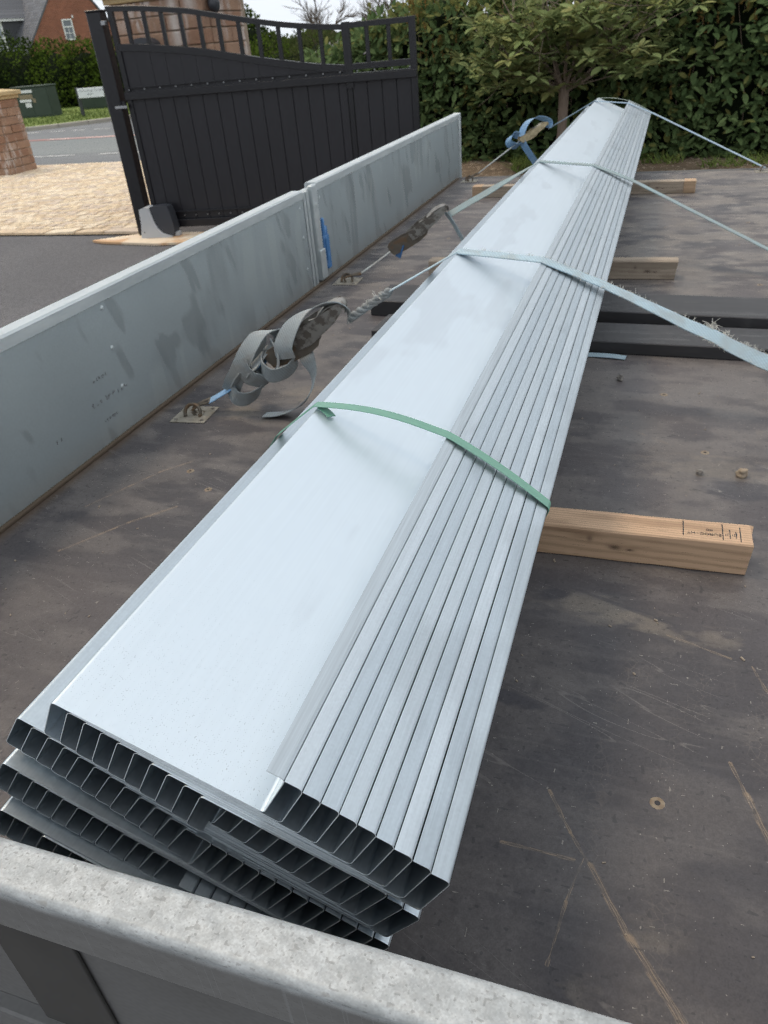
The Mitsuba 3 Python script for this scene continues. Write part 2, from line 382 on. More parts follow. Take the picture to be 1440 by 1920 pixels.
mat('band_green', proc(lambda p, n, uv: mix((0.095, 0.235, 0.175), (0.125, 0.28, 0.21), fbm(p.x * 60, p.y * 200, p.z * 60))), 0.35, spec=0.6)
mat('band_clear', (0.34, 0.40, 0.34), 0.35)
mat('ratchet_rust', proc(lambda p, n, uv: mix(mix((0.16, 0.14, 0.115), (0.085, 0.07, 0.055), fbm(p.x * 60, p.y * 60, p.z * 60)), (0.17, 0.10, 0.05), 0.6 * smoothstep(.5, .65, fbm(p.x * 35 + 4, p.y * 35, p.z * 35)))), 0.55, 0.5)
mat('ratchet_steel', proc(lambda p, n, uv: mix((0.26, 0.25, 0.23), (0.13, 0.115, 0.10), smoothstep(.4, .6, fbm(p.x * 50, p.y * 50, p.z * 50)))), 0.45, 0.7)
mat('ratchet_gold', proc(lambda p, n, uv: mix((0.52, 0.43, 0.27), (0.25, 0.20, 0.12), fbm(p.x * 70, p.y * 70, p.z * 70))), 0.4, 0.5)
mat('anchor_zinc', proc(lambda p, n, uv: mix((0.42, 0.39, 0.33), (0.22, 0.19, 0.15), fbm(p.x * 70, p.y * 70, p.z * 30))), 0.5, 0.5)
mat('rust_ring', proc(lambda p, n, uv: mix((0.30, 0.25, 0.19), (0.15, 0.10, 0.06), fbm(p.x * 150, p.y * 150, 2.0))), 0.7, 0.2)
mat('shiny_bolt', (0.34, 0.35, 0.36), 0.35, 0.8)
mat('cut_edge', (0.60, 0.63, 0.645), 0.5, 0.3)
mat('stone', proc(lambda p, n, uv: mix((0.33, 0.255, 0.175), (0.22, 0.18, 0.14), fbm(p.x * 120, p.y * 120, p.z * 120))), 0.85, 0, lambda p, n, uv: fbm(p.x * 200, p.y * 200, p.z * 200) * 0.001)
mat('stone_grey', proc(lambda p, n, uv: mix((0.24, 0.22, 0.20), (0.13, 0.12, 0.11), fbm(p.x * 150, p.y * 150, p.z * 150))), 0.85)
mat('grit', (0.24, 0.20, 0.16), 0.9)
mat('chassis', (0.10, 0.105, 0.11), 0.5, 0.3)
mat('rubber', (0.02, 0.02, 0.02), 0.8)
mat('blue_handle', proc(lambda p, n, uv: mix((0.05, 0.16, 0.36), (0.13, 0.27, 0.50), smoothstep(.4, .65, fbm(p.x * 40, p.y * 40, p.z * 26)))), 0.5)
mat('gate_black', proc(lambda p, n, uv: mi.Color3f(0.0062, 0.0062, 0.0088) * (0.85 + 0.3 * fbm(p.x * 5, p.y * 5, p.z * 5))), 0.34, 0, lambda p, n, uv: noise(p.x * 400, p.y * 400, p.z * 400) * 0.00015, spec=0.5)
mat('gate_board', proc(lambda p, n, uv: mi.Color3f(0.0105, 0.0100, 0.0135) * (0.82 + 0.36 * fbm(p.x * 3, p.y * 3, p.z * 1.2))), 0.42, 0, lambda p, n, uv: noise(p.x * 300, p.y * 300, p.z * 20) * 0.0003, spec=0.5)
mat('opener_grey', (0.42, 0.43, 0.44), 0.5)
mat('opener_dark', (0.035, 0.038, 0.046), 0.45)
mat('white_paint', (0.74, 0.74, 0.72), 0.5)


def asphalt(a, b):
    return lambda p, n, uv: mix(a, b, fbm(p.x * 1.1, p.y * 1.1, 0.0, 4)) * (0.65 + 0.7 * noise(p.x * 95, p.y * 95, 1.0))


mat('asphalt', proc(asphalt((0.118, 0.114, 0.117), (0.082, 0.080, 0.083))), 0.85, 0, lambda p, n, uv: noise(p.x * 110, p.y * 110, 2.0) * 0.004)
mat('road_asphalt', proc(asphalt((0.150, 0.155, 0.158), (0.115, 0.118, 0.122))), 0.8)
mat('road_worn', proc(asphalt((0.17, 0.18, 0.175), (0.135, 0.145, 0.145))), 0.8)
mat('road_white', proc(lambda p, n, uv: mix((0.50, 0.50, 0.48), (0.28, 0.28, 0.27), smoothstep(.4, .7, fbm(p.x * 9, p.y * 9, 0.0)))), 0.7)
mat('road_pink', proc(lambda p, n, uv: mix((0.62, 0.45, 0.40), (0.45, 0.23, 0.19), smoothstep(.45, .6, fbm(p.x * 2, p.y * 12, 0.0)))), 0.7)
mat('road_red', (0.34, 0.15, 0.12), 0.7)
mat('kerb_stone', proc(lambda p, n, uv: mix((0.40, 0.37, 0.31), (0.28, 0.26, 0.22), fbm(p.x * 3, p.y * 3, p.z * 9))), 0.85)
for _i, _t in enumerate([(0.56, 0.45, 0.31), (0.50, 0.39, 0.27), (0.60, 0.50, 0.37), (0.49, 0.40, 0.31)]):
    mat(f'sett_{_i}', proc(lambda p, n, uv, t=_t: mi.Color3f(*t) * (0.78 + 0.4 * fbm(p.x * 14, p.y * 14, p.z * 14, 3))), 0.85, 0, lambda p, n, uv: fbm(p.x * 25, p.y * 25, p.z * 25, 2) * 0.003)
mat('sett_rust', proc(lambda p, n, uv: mix((0.60, 0.49, 0.36), (0.50, 0.31, 0.17), smoothstep(.50, .70, fbm(p.x * 5, p.y * 5, 2.0)))), 0.85)
mat('sett_joint', proc(lambda p, n, uv: mix((0.40, 0.32, 0.22), (0.30, 0.24, 0.17), fbm(p.x * 9, p.y * 9, 0.0))), 0.95)


def block(a, b, white):
    def fn(p, n, uv):
        h = cell_rand(p.x * 3.3 + p.y * 2.1, p.z * 7.1, 2.0)
        c = mix(a, b, fbm(p.x * 7 + 1.7 * h, p.y * 7, p.z * 12, 3))
        w = smoothstep(0.50, 0.68, fbm(p.x * 6, p.y * 6, p.z * 1.4, 3)) * smoothstep(.35, .6, fbm(p.x * 30, p.y * 30, p.z * 9))
        w = dr.maximum(w, dr.exp(-dr.square((p.x + 5.015) / .055)) * smoothstep(7.5, 8.2, p.y) * smoothstep(9.5, 9., p.y) * (.5 + .7 * fbm(p.x * 20, p.z * 9, 1.0)) * 1.35)
        return mix(c, (0.56, 0.52, 0.48), dr.minimum(white * w, .95)) * (0.85 + 0.3 * noise(p.x * 70, p.y * 70, p.z * 70))
    return fn


for _i, (_a, _b) in enumerate([((0.30, 0.165, 0.105), (0.22, 0.125, 0.08)), ((0.36, 0.22, 0.145), (0.27, 0.165, 0.11)), ((0.24, 0.145, 0.10), (0.33, 0.20, 0.13))]):
    mat(f'block_{_i}', proc(block(_a, _b, 0.65)), 0.9, 0, lambda p, n, uv: fbm(p.x * 30, p.y * 30, p.z * 30, 2) * 0.002)
mat('block_white', proc(block((0.58, 0.55, 0.52), (0.42, 0.36, 0.32), 1.0)), 0.9)
mat('mortar', proc(lambda p, n, uv: mix((0.34, 0.27, 0.20), (0.26, 0.20, 0.15), fbm(p.x * 9, p.y * 9, p.z * 9))), 0.95)
mat('cap_stone', proc(lambda p, n, uv: mix((0.50, 0.38, 0.20), (0.38, 0.28, 0.15), fbm(p.x * 5, p.y * 5, p.z * 30, 3))), 0.85)
mat('grass_base', proc(lambda p, n, uv: mix((0.085, 0.125, 0.024), (0.125, 0.155, 0.035), fbm(p.x * 2, p.y * 2, 0.0, 4))), 0.95)
mat('grass', proc(lambda p, n, uv: mix((0.09, 0.14, 0.022), (0.15, 0.19, 0.04), noise(p.x * 5, p.y * 5, 0.0))), 0.8)
mat('soil', proc(lambda p, n, uv: mix(mix((0.16, 0.115, 0.075), (0.09, 0.065, 0.042), fbm(p.x * 6, p.y * 9, 0.0, 4)), (0.25, 0.20, 0.15), smoothstep(.7, .8, noise(p.x * 30, p.y * 30, 4.0)))), 0.95, 0, lambda p, n, uv: fbm(p.x * 30, p.y * 30, 1.0) * 0.02)


def house_brick(p, n, uv):
    u, v = (p.x * 0.31 + p.y * 0.95) * 4.44, p.z * 13.3
    row = dr.floor(v)
    fu, fv = u + 0.5 * (row - 2 * dr.floor(row / 2)), v - row
    m = dr.minimum(smoothstep(0, .06, fv) * smoothstep(1, .94, fv), smoothstep(0, .03, fu - dr.floor(fu)))
    c = mix((0.29, 0.115, 0.07), (0.22, 0.088, 0.055), cell_rand(fu, row, 3.0))
    return mix((0.32, 0.22, 0.17), c, .45 + .55 * m) * (0.85 + 0.3 * fbm(p.x, p.y, p.z))


mat('house_brick', proc(house_brick), 0.9)
mat('slate', proc(lambda p, n, uv: mi.Color3f(0.105, 0.108, 0.12) * (0.75 + 0.35 * cell_rand(p.z * 6.5, (p.x - p.y * .3) * 3, 1.0)) * smoothstep(-.3, .25, p.z * 6.5 - dr.floor(p.z * 6.5))), 0.6)
mat('lead_grey', (0.055, 0.057, 0.063), 0.6)
mat('window_white', (0.72, 0.72, 0.70), 0.45)
mat('window_glass', (0.10, 0.12, 0.13), 0.08, 0, spec=0.8)
mat('cabinet_green', proc(lambda p, n, uv: mix((0.026, 0.044, 0.028), (0.036, 0.056, 0.037), fbm(p.x * 3, p.y * 3, p.z * 3))), 0.55)
mat('label_tan', (0.24, 0.19, 0.12), 0.7)
mat('sign_text', (0.30, 0.31, 0.32), 0.7)
mat('sign_post', (0.045, 0.05, 0.05), 0.6)
mat('sign_white', (0.72, 0.74, 0.74), 0.5)


def leafmat(name, a, b, rough=0.35, trans=0.55, spec=0.5, fr=3.0):
    col = lambda k: proc(lambda p, n, uv: mix(a, b, 0.55 * noise(p.x * fr + 3, p.y * fr, p.z * fr) + 0.45 * cell_rand(p.x * 9, p.y * 9, p.z * 9)) * k)
    if trans > 0:
        scene['m_' + name] = {'type': 'principledthin', 'base_color': col(1.0), 'roughness': rough, 'diff_trans': trans, 'eta': 1.45}
    else:
        scene['m_' + name] = {'type': 'twosided', 'bsdf': {'type': 'principled', 'base_color': col(1.0), 'roughness': rough, 'specular': spec}}
    return name


leafmat('laurel_a', (0.115, 0.172, 0.066), (0.172, 0.232, 0.098), .34)
leafmat('laurel_b', (0.066, 0.108, 0.043), (0.108, 0.156, 0.064), .32)
leafmat('laurel_new', (0.185, 0.210, 0.065), (0.220, 0.210, 0.080), .42)
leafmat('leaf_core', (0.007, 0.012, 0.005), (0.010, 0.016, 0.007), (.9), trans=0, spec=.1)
leafmat('ochre_bloom', (0.26, 0.165, 0.055), (0.19, 0.12, 0.045), .9, spec=.1)
leafmat('magnolia_a', (0.195, 0.255, 0.098), (0.275, 0.318, 0.138), .40)
leafmat('magnolia_b', (0.145, 0.195, 0.078), (0.215, 0.220, 0.100), .40)
leafmat('magnolia_gold', (0.330, 0.375, 0.135), (0.290, 0.270, 0.118), .42)
leafmat('far_leaf_dark', (0.020, 0.034, 0.010), (0.036, 0.054, 0.016), .6, spec=.2, fr=.8)
leafmat('far_leaf', (0.062, 0.105, 0.016), (0.098, 0.140, 0.024), .6, spec=.2, fr=.8)
leafmat('far_leaf_olive', (0.085, 0.092, 0.040), (0.060, 0.082, 0.026), .6, spec=.2, fr=.8)
leafmat('far_blossom', (0.46, 0.44, 0.40), (0.33, 0.33, 0.28), .8, spec=.1)
leafmat('far_twig', (0.16, 0.13, 0.10), (0.22, 0.18, 0.14), .9, spec=.1)
leafmat('far_conifer', (0.035, 0.050, 0.036), (0.05, 0.065, 0.045), .7, spec=.2)
mat('bark', proc(lambda p, n, uv: mix((0.27, 0.205, 0.16), (0.17, 0.13, 0.10), fbm(p.x * 40, p.y * 40, p.z * 12, 3))), 0.9, 0, lambda p, n, uv: fbm(p.x * 60, p.y * 60, p.z * 20) * 0.004)

# ------------------------------------------------------------------ the ground and the road (structure)
struct('ground', grid(-500, 500, -500, 500, G - 0.012, 1, 1), 'asphalt')
struct('road', grid(-120, -9.0, 13.34, 44, G, 1, 1), 'road_asphalt')
for x0, x1, y0, y1, m in [(-18.35, -17.75, 20.52, 20.66, 'road_white'), (-17.35, -16.83, 20.52, 20.66, 'road_white'), (-16.6, -16.1, 20.52, 20.66, 'road_white'), (-15.8, -15.2, 20.52, 20.66, 'road_white'),
                          (-19.6, -19.1, 20.52, 20.66, 'road_white'), (-15.62, -9.0, 18.2, 18.42, 'road_pink'), (-22.0, -15.62, 18.2, 18.42, 'road_red'), (-13.6, -11.95, 14.66, 14.80, 'road_white'), (-11.3, -9.6, 14.66, 14.80, 'road_white')]:
    v, f = grid(x0, x1, y0, y1, G + 0.008, 6, 2)
    part('road', 'marking', (v, f), m)
part('road', 'worn_lane', grid(-60, -9.0, 15.0, 18.0, G + 0.004, 1, 1), 'road_worn')

# far kerb and verge: the kerb bends away to the right
KERB = np.array([(-60, 20.9), (-32, 20.9), (-24, 20.95), (-20.6, 20.9), (-18.66, 21.25), (-16.95, 23.0), (-15.7, 25.2), (-14.2, 30.0)], float)
kp = smooth_path(np.c_[KERB, np.zeros(len(KERB))], 8)
seg = np.r_[0, np.cumsum(np.linalg.norm(np.diff(kp, axis=0), axis=1))]
for a in np.arange(seg[-1] - 34, seg[-1] - .9, .92):
    P = np.array([[np.interp(s, seg, kp[:, 0]), np.interp(s, seg, kp[:, 1]), G + .055] for s in np.linspace(a, a + .905, 3)])
    D = np.gradient(P, axis=0); D /= np.linalg.norm(D, axis=1, keepdims=True)
    part('road', 'kerbstone', sweep(P, np.c_[-D[:, 1], D[:, 0], D[:, 2]], np.tile([0, 0, 1.0], (3, 1)), [(0, -.1), (.14, -.1), (.14, .065), (.02, .065), (0, .045)]), 'kerb_stone')
vs = np.vstack([np.c_[kp[:, :2] + [0, .12], np.full(len(kp), G + .10)], np.c_[kp[:, :2] * 1.0 + [-6, 45], np.full(len(kp), G + .16)]])
n = len(kp)
struct('verge', (vs, tri(np.array([[i, i + 1, n + i + 1, n + i] for i in range(n - 1)]))), 'grass_base')


def blades(pts, h, w, seed, lean=.5):
    r = np.random.default_rng(seed)
    a = r.uniform(0, 2 * math.pi, len(pts)); hh = h * r.uniform(.5, 1.2, len(pts))
    d = np.c_[np.cos(a), np.sin(a), a * 0]
    l = r.normal(0, lean, (len(pts), 3)) * np.array([1, 1, 0]) * hh[:, None]
    v = np.stack([pts - d * w, pts + d * w, pts + l + np.c_[a * 0, a * 0, hh]], 1).reshape(-1, 3)
    return v, np.arange(len(v)).reshape(-1, 3)


r_ = np.random.default_rng(5)
s_ = r_.uniform(seg[-1] - 22, seg[-1], 9000)
gp = np.c_[np.interp(s_, seg, kp[:, 0]) - .3 * r_.uniform(0, 6, 9000), np.interp(s_, seg, kp[:, 1]) + .25 + r_.uniform(0, 1, 9000) ** 1.2 * 7, np.full(9000, G + .10)]
k_ = one('verge_grass', blades(gp, .09, .018, 6), 'grass', 'short green grass on the verge across the road', 'grass')
labels[k_]['kind'] = 'stuff'

# ------------------------------------------------------------------ the sett apron in the gateway (structure); its setts are parts
AP0, AP1, AQ0, AQ1 = -12.6, -5.15, 7.40, 13.34
struct('sett_apron', grid(AP0, AP1, AQ0, AQ1, G + 0.004, 1, 1), 'sett_joint')
setts = []
r_ = np.random.default_rng(11)
y = AQ0 + .02
while y < AQ1 - .1:
    d = .20 if y < AQ0 + .1 else r_.uniform(.115, .135)
    x = AP0 + r_.uniform(0, .1)
    while x < AP1 - .05:
        w = r_.uniform(.30, .5) if d > .15 else r_.uniform(.11, .20)
        w = min(w, AP1 - x)
        setts.append((x, y, w - .014, d - .014))
        x += w
    y += d
setts.sort(key=lambda s: -(1 / math.hypot(s[0], s[1])) * (1 if -8.6 < s[0] + .35 * (s[1] - 7.4) * -1 else .55))


def sett_mesh(w, d, r):
    v, f = box(-w / 2, w / 2, -d / 2, d / 2, 0, .030, .006)
    v = v + np.array([0, 0, 1]) * (r.uniform(-.0025, .0025) + v[:, :1] * r.normal(0, .018) + v[:, 1:2] * r.normal(0, .018))
    return v, f


rest = [[] for _ in range(4)]
for i, (x, y, w, d) in enumerate(setts):
    m = move(sett_mesh(w, d, r_), None, (x + w / 2, y + d / 2, G - .004))
    c = int(r_.integers(4))
    if i < 300:
        part('sett_apron', 'sett', m, f'sett_{c}')
    else:
        rest[c].append(m)
for c in range(4):
    part('sett_apron', 'far_setts', cat(*rest[c]), f'sett_{c}', kind='stuff')
# the pale stone tongue under the gate post
TON = np.array([(-5.80, 7.06), (-5.62, 6.99), (-4.9, 6.90), (-3.6, 7.10), (-2.2, 7.32), (-2.2, 7.60), (-3.6, 7.40), (-5.15, 7.42), (-5.35, 7.37)])
part('sett_apron', 'edging', prism(TON, 0, .022, (0, 0, G - .005), (1, 0, 0), (0, 1, 0), (0, 0, 1)), 'sett_rust')

# soil and grass strip between the trailer and the hedge
v, f = grid(-6, 8, 10.35, 13.5, G + .004, 90, 24)
v[:, 2] += .07 * meshkit.fbm(v * np.array([1.6, 2.4, 0]), 3, seed=4) * np.clip((v[:, 1] - 10.35) * 3, 0, 1)
struct('soil_strip', (v, f), 'soil', smooth=True)
gp = np.c_[r_.uniform(-5.0, 3.2, 5200), r_.uniform(10.4, 11.5, 5200), np.full(5200, G + .03)]
keep = meshkit.noise(gp * np.array([1.3, 2.2, 0]) + 3, 2) > .50
k_ = one('strip_grass', blades(gp[keep], .13, .009, 8, .7), 'grass', 'rough grass tufts on the soil strip in front of the laurel hedge', 'grass')
labels[k_]['kind'] = 'stuff'

# ------------------------------------------------------------------ the trailer: one thing
TR = thing('flatbed_trailer', 'galvanised flatbed trailer with brown worn deck and grey drop sides, carrying the bundle of steel', 'trailer')
SX, RX, FY, BY = -1.445, 0.72, 5.97, 0.268           # left side face, right edge, far end, headboard face
DK = part(TR, 'deck', box(SX, RX, BY, FY, -.030, 0.0), 'deck', label='brown phenolic plywood deck, scratched and stained')
for x, y in [(.089, .746), (.077, 2.177), (.18, 1.83), (-1.12, 1.50), (-1.02, 1.42), (.40, 2.17), (-.95, 2.45), (.42, 3.3), (-1.05, 4.1), (.45, 4.4)]:
    t = np.linspace(0, 2 * math.pi, 25)[:-1]
    rr, zz = [.0105, .0088, .0045, .0036], [.0002, .0011, .0009, -.0002]
    v = np.vstack([np.c_[x + q * np.cos(t), y + q * np.sin(t), np.full(24, h)] for q, h in zip(rr, zz)])
    f = tri(np.array([[a * 24 + i, a * 24 + (i + 1) % 24, (a + 1) * 24 + (i + 1) % 24, (a + 1) * 24 + i] for a in range(3) for i in range(24)]))
    sk = part(DK, 'screw', (v, f), 'rust_ring', smooth=30)
    part(sk, 'socket', (np.c_[x + .0040 * np.cos(t), y + .0040 * np.sin(t), np.full(24, .0005)], np.array([[0, i, i + 1] for i in range(1, 23)])), 'ink')
part(TR, 'deck_edge_batten', box(SX, SX + .014, BY, FY - .02, 0, .009, .002), 'dirt_strip')
part(TR, 'rear_angle', box(SX, RX, FY, FY + .035, -.10, .004, .003), 'panel_grey')
part(TR, 'side_beam', box(SX - .02, SX + .08, BY, FY, -.16, -.031, .006), 'chassis')
part(TR, 'side_beam', box(RX - .08, RX + .02, BY, FY, -.16, -.031, .006), 'chassis')
for y in np.arange(.7, 5.9, .75):
    part(TR, 'cross_beam', box(SX + .09, RX - .09, y, y + .05, -.11, -.031), 'chassis')


def side(y0, y1, h, t0):
    p = part(TR, 'side_panel', box(SX - .045, SX, y0, y1, -.03, h - .004, .002), 'side_zinc')
    prof = [(0.003, -.034), (0.003, -.006), (-.002, 0), (-.046, 0), (-.052, -.006), (-.052, -.034)]
    part(p, 'top_cap', sweep([(SX, y0, h), (SX, y1, h)], [(1, 0, 0)] * 2, [(0, 0, 1)] * 2, prof), 'zinc_cap')
    return p


p1 = side(BY + .02, 3.150, .420, 0)
p2 = side(3.300, 6.045, .428, 1)


def bolt(parent, o, n, r=.007, m='zinc_cap'):
    F = frame(n, (0, 0, 1) if abs(n[2]) < .9 else (0, 1, 0))
    k = trimesh.creation.icosphere(2, 1.0)
    v = np.asarray(k.vertices) * np.array([r, r * .55, r])
    part(parent, 'bolt', move((v, np.asarray(k.faces)), F, o), m, smooth=True)


for yy, zz in [(1.722, .369), (1.718, .254), (1.715, .136), (3.11, .355), (3.11, .235), (3.11, .10)]:
    bolt(p1, (SX, yy, zz), (1, 0, 0))
for zz in (.36, .22, .08):
    bolt(p2, (SX, 3.335, zz), (1, 0, 0), .006)
# illegible handwriting in marker pen low on the near panel
r_ = np.random.default_rng(3)
marks = []
for y0, z0, nch, hgt in [(1.600, .190, 5, .012), (1.565, .125, 9, .017), (1.40, .100, 2, .013), (1.60, .070, 6, .010)]:
    y = y0
    for _ in range(nch):
        q = np.array([[SX + .0006, y + r_.uniform(0, hgt * .9), z0 + r_.uniform(0, hgt)] for _ in range(4)])
        marks.append(ribbon(q, (0, 0.7, 0.7), .0022, .0006, m=3))
        y += hgt * 1.15
part(p1, 'marker_scribble', cat(*marks), 'marker', label='faint illegible marker handwriting')
# the channel post between the panels
cp = part(TR, 'side_post', cat(box(SX - .04, SX - .012, 3.158, 3.292, -.02, .410), box(SX - .012, SX + .004, 3.158, 3.176, -.02, .412, .003), box(SX - .012, SX + .012, 3.236, 3.290, .012, .424, .004), box(SX - .012, SX + .002, 3.196, 3.216, -.02, .41, .003)), 'zinc_cap')
bolt(cp, (SX + .012, 3.262, .345), (1, 0, 0), .008)
part(cp, 'latch_plate', box(SX + .012, SX + .020, 3.232, 3.292, .02, .150, .003), 'zinc_cap')
part(TR, 'side_post', cat(box(SX - .05, SX + .006, 6.052, 6.10, -.03, .430, .006), box(SX - .05, SX - .04, 6.10, 6.13, -.03, .425, .003)), 'zinc_cap')
# headboard beside the camera
a = np.linspace(0, math.pi / 2, 6)
RZ = .36
hw, hh, rr = .0225, .068, .008
prof = [(-hw, -hh), (hw, -hh)] + [(hw - rr + rr * math.cos(t), -rr + rr * math.sin(t)) for t in a] + [(-hw + rr - rr * math.sin(t), -rr + rr * math.cos(t)) for t in a]
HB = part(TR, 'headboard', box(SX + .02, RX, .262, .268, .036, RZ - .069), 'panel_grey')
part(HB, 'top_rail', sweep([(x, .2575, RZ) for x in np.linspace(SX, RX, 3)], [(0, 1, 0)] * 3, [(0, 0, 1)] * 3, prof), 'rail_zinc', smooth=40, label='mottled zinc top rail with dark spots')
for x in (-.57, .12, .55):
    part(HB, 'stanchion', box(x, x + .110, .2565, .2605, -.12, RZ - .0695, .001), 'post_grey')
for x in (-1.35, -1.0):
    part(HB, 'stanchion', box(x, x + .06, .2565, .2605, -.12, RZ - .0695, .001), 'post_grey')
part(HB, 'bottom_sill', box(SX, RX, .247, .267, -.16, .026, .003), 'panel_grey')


def anchor(x, y, a, size=.115):
    F = rotz(a)
    h = size / 2
    fr = cat(box(-h, h, -h, -h * .45, 0, .0035, .001), box(-h, h, h * .45, h, 0, .0035, .001), box(-h, -h * .5, -h * .44, h * .44, 0, .0035, .001), box(h * .5, h, -h * .44, h * .44, 0, .0035, .001), box(-h * .5, h * .5, -h * .45, h * .45, 0, .0012))
    A = part(TR, 'lashing_anchor', move(fr, F, (x, y, 0)), 'anchor_zinc')
    t = np.linspace(-.4, math.pi + .4, 15)
    ring = tube(np.array([[.026 * math.cos(q), -.010 + .012 * math.sin(q), .012 + .024 * math.sin(q)] for q in t]), .0055, 8)
    part(A, 'ring', move(ring, F, (x, y, 0)), 'ratchet_rust', smooth=40)
    for sx, sy in ((-1, -1), (1, -1), (1, 1), (-1, 1)):
        o = F @ np.array([sx * h * .75, sy * h * .72, 0]) + np.array([x, y, .0035])
        bolt(A, o, (0, 0, 1), .006, 'ratchet_steel')
    return A


for x, y, a in [(-1.297, 1.828, .08), (-1.325, 3.275, .05), (-1.325, 5.845, .05), (.64, 2.01, 0), (.64, 3.36, 0), (.65, 5.90, 0)]:
    anchor(x, y, a)
for sx in (SX + .16, RX - .16):
    for y in (2.55, 3.35):
        a_ = np.linspace(0, 2 * math.pi, 29)
        w = part(TR, 'wheel', move(sweep([(0, .24 * math.cos(t), .24 * math.sin(t)) for t in a_], [(1, 0, 0)] * 29, [(0, math.cos(t), math.sin(t)) for t in a_], [(-.08, -.07), (.08, -.07), (.085, .0), (.065, .035), (-.065, .035), (-.085, 0)]), None, (sx, y, G + .275)), 'rubber', smooth=35)
        part(w, 'rim', move(sweep([(0, .09 * math.cos(t), .09 * math.sin(t)) for t in a_], [(1, 0, 0)] * 29, [(0, math.cos(t), math.sin(t)) for t in a_], [(-.05, -.08), (.05, -.08), (.07, .085), (-.07, .085)]), None, (sx, y, G + .275)), 'zinc_cap')
    part(TR, 'axle_beam', box(sx - .06, sx + .06, 2.3, 3.6, -.34, -.165, .01), 'chassis')
part(TR, 'drawbar', box(-.40, -.30, -1.2, BY + .3, -.30, -.18, .01), 'chassis')
# blue plastic handle standing in the joint of the side panels
hv = cat(box(SX + .002, SX + .016, 3.300, 3.322, .05, .275, .004), box(SX + .016, SX + .022, 3.305, 3.345, .05, .20, .003), box(SX + .002, SX + .014, 3.322, 3.352, .045, .235, .004))
one('side_handle', hv, 'blue_handle', 'worn blue strip hanging on the far side panel beside the joint post', 'strap')

# ------------------------------------------------------------------ the bundle of nested zed purlins, four layers
TH = math.radians(24.0)
U2, V2 = np.array([math.cos(TH), -math.sin(TH)]), np.array([math.sin(TH), math.cos(TH)])
W_, B0, B1, LP, PT, TS, PITCH = .232, .060, .066, .0192, .0009, .00105, .0190


def fillet(P, r, m=4):
    out = [P[0]]
    for a, b, c in zip(P[:-2], P[1:-1], P[2:]):
        d0, d1 = (a - b) / np.linalg.norm(a - b), (c - b) / np.linalg.norm(c - b)
        ang = math.acos(np.clip(d0 @ d1, -1, 1))
        L = r / math.tan(ang / 2)
        q0, q1 = b + d0 * L, b + d1 * L
        for t in np.linspace(0, 1, m + 1):
            out.append((1 - t) ** 2 * q0 + 2 * t * (1 - t) * b + t * t * q1)
    return np.array(out + [P[-1]])


def zed(O, k, y0, y1, r, tilt, lean, b1):
    th = math.radians(tilt)
    U2, V2 = np.array([math.cos(th), -math.sin(th)]), np.array([math.sin(th), math.cos(th)])
    le = math.radians(lean[0] + (lean[1] - lean[0]) * k / 9)
    sx, sy = math.sin(le), math.cos(le)
    o = np.array([k * PITCH + r.normal(0, .00025), -k * TS])
    d = math.radians(r.uniform(-1.0, 2.0))
    q = np.array([(.0186 - B0 * sx, -B0 * sy + LP * .03), (-B0 * sx, -B0 * sy), (0, 0), (W_, 0), (W_ + b1 * sx, b1 * sy), (W_ + b1 * sx - LP * math.cos(d), b1 * sy - LP * math.sin(d))]) + o
    q = fillet(q, .0054)
    D = np.gradient(q, axis=0); D /= np.linalg.norm(D, axis=1, keepdims=True)
    N = np.c_[-D[:, 1], D[:, 0]]
    ring = np.vstack([q + N * PT / 2, (q - N * PT / 2)[::-1]])
    xz = O + ring[:, :1] * U2 + ring[:, 1:] * V2
    ys = [y0, .8, 1.9, 3.4, 5.0, y1]
    bow = r.normal(0, .0004, len(ys)); bow[0] *= .3
    n, K = len(xz), len(ys)
    v = np.vstack([np.c_[xz[:, 0], np.full(n, yy), xz[:, 1]] for yy, b in zip(ys, bow)])
    i, j = np.meshgrid(np.arange(K - 1), np.arange(n), indexing='ij')
    f = [tri(np.stack([i * n + j, i * n + (j + 1) % n, (i + 1) * n + (j + 1) % n, (i + 1) * n + j], -1).reshape(-1, 4))]
    h = n // 2
    cap = np.array([[a, a + 1, n - 2 - a, n - 1 - a] for a in range(h - 1)])
    f.append(tri(cap) + (K - 1) * n)
    return (v, np.vstack(f)), xz, (v[:n].copy(), tri(cap)[:, ::-1])


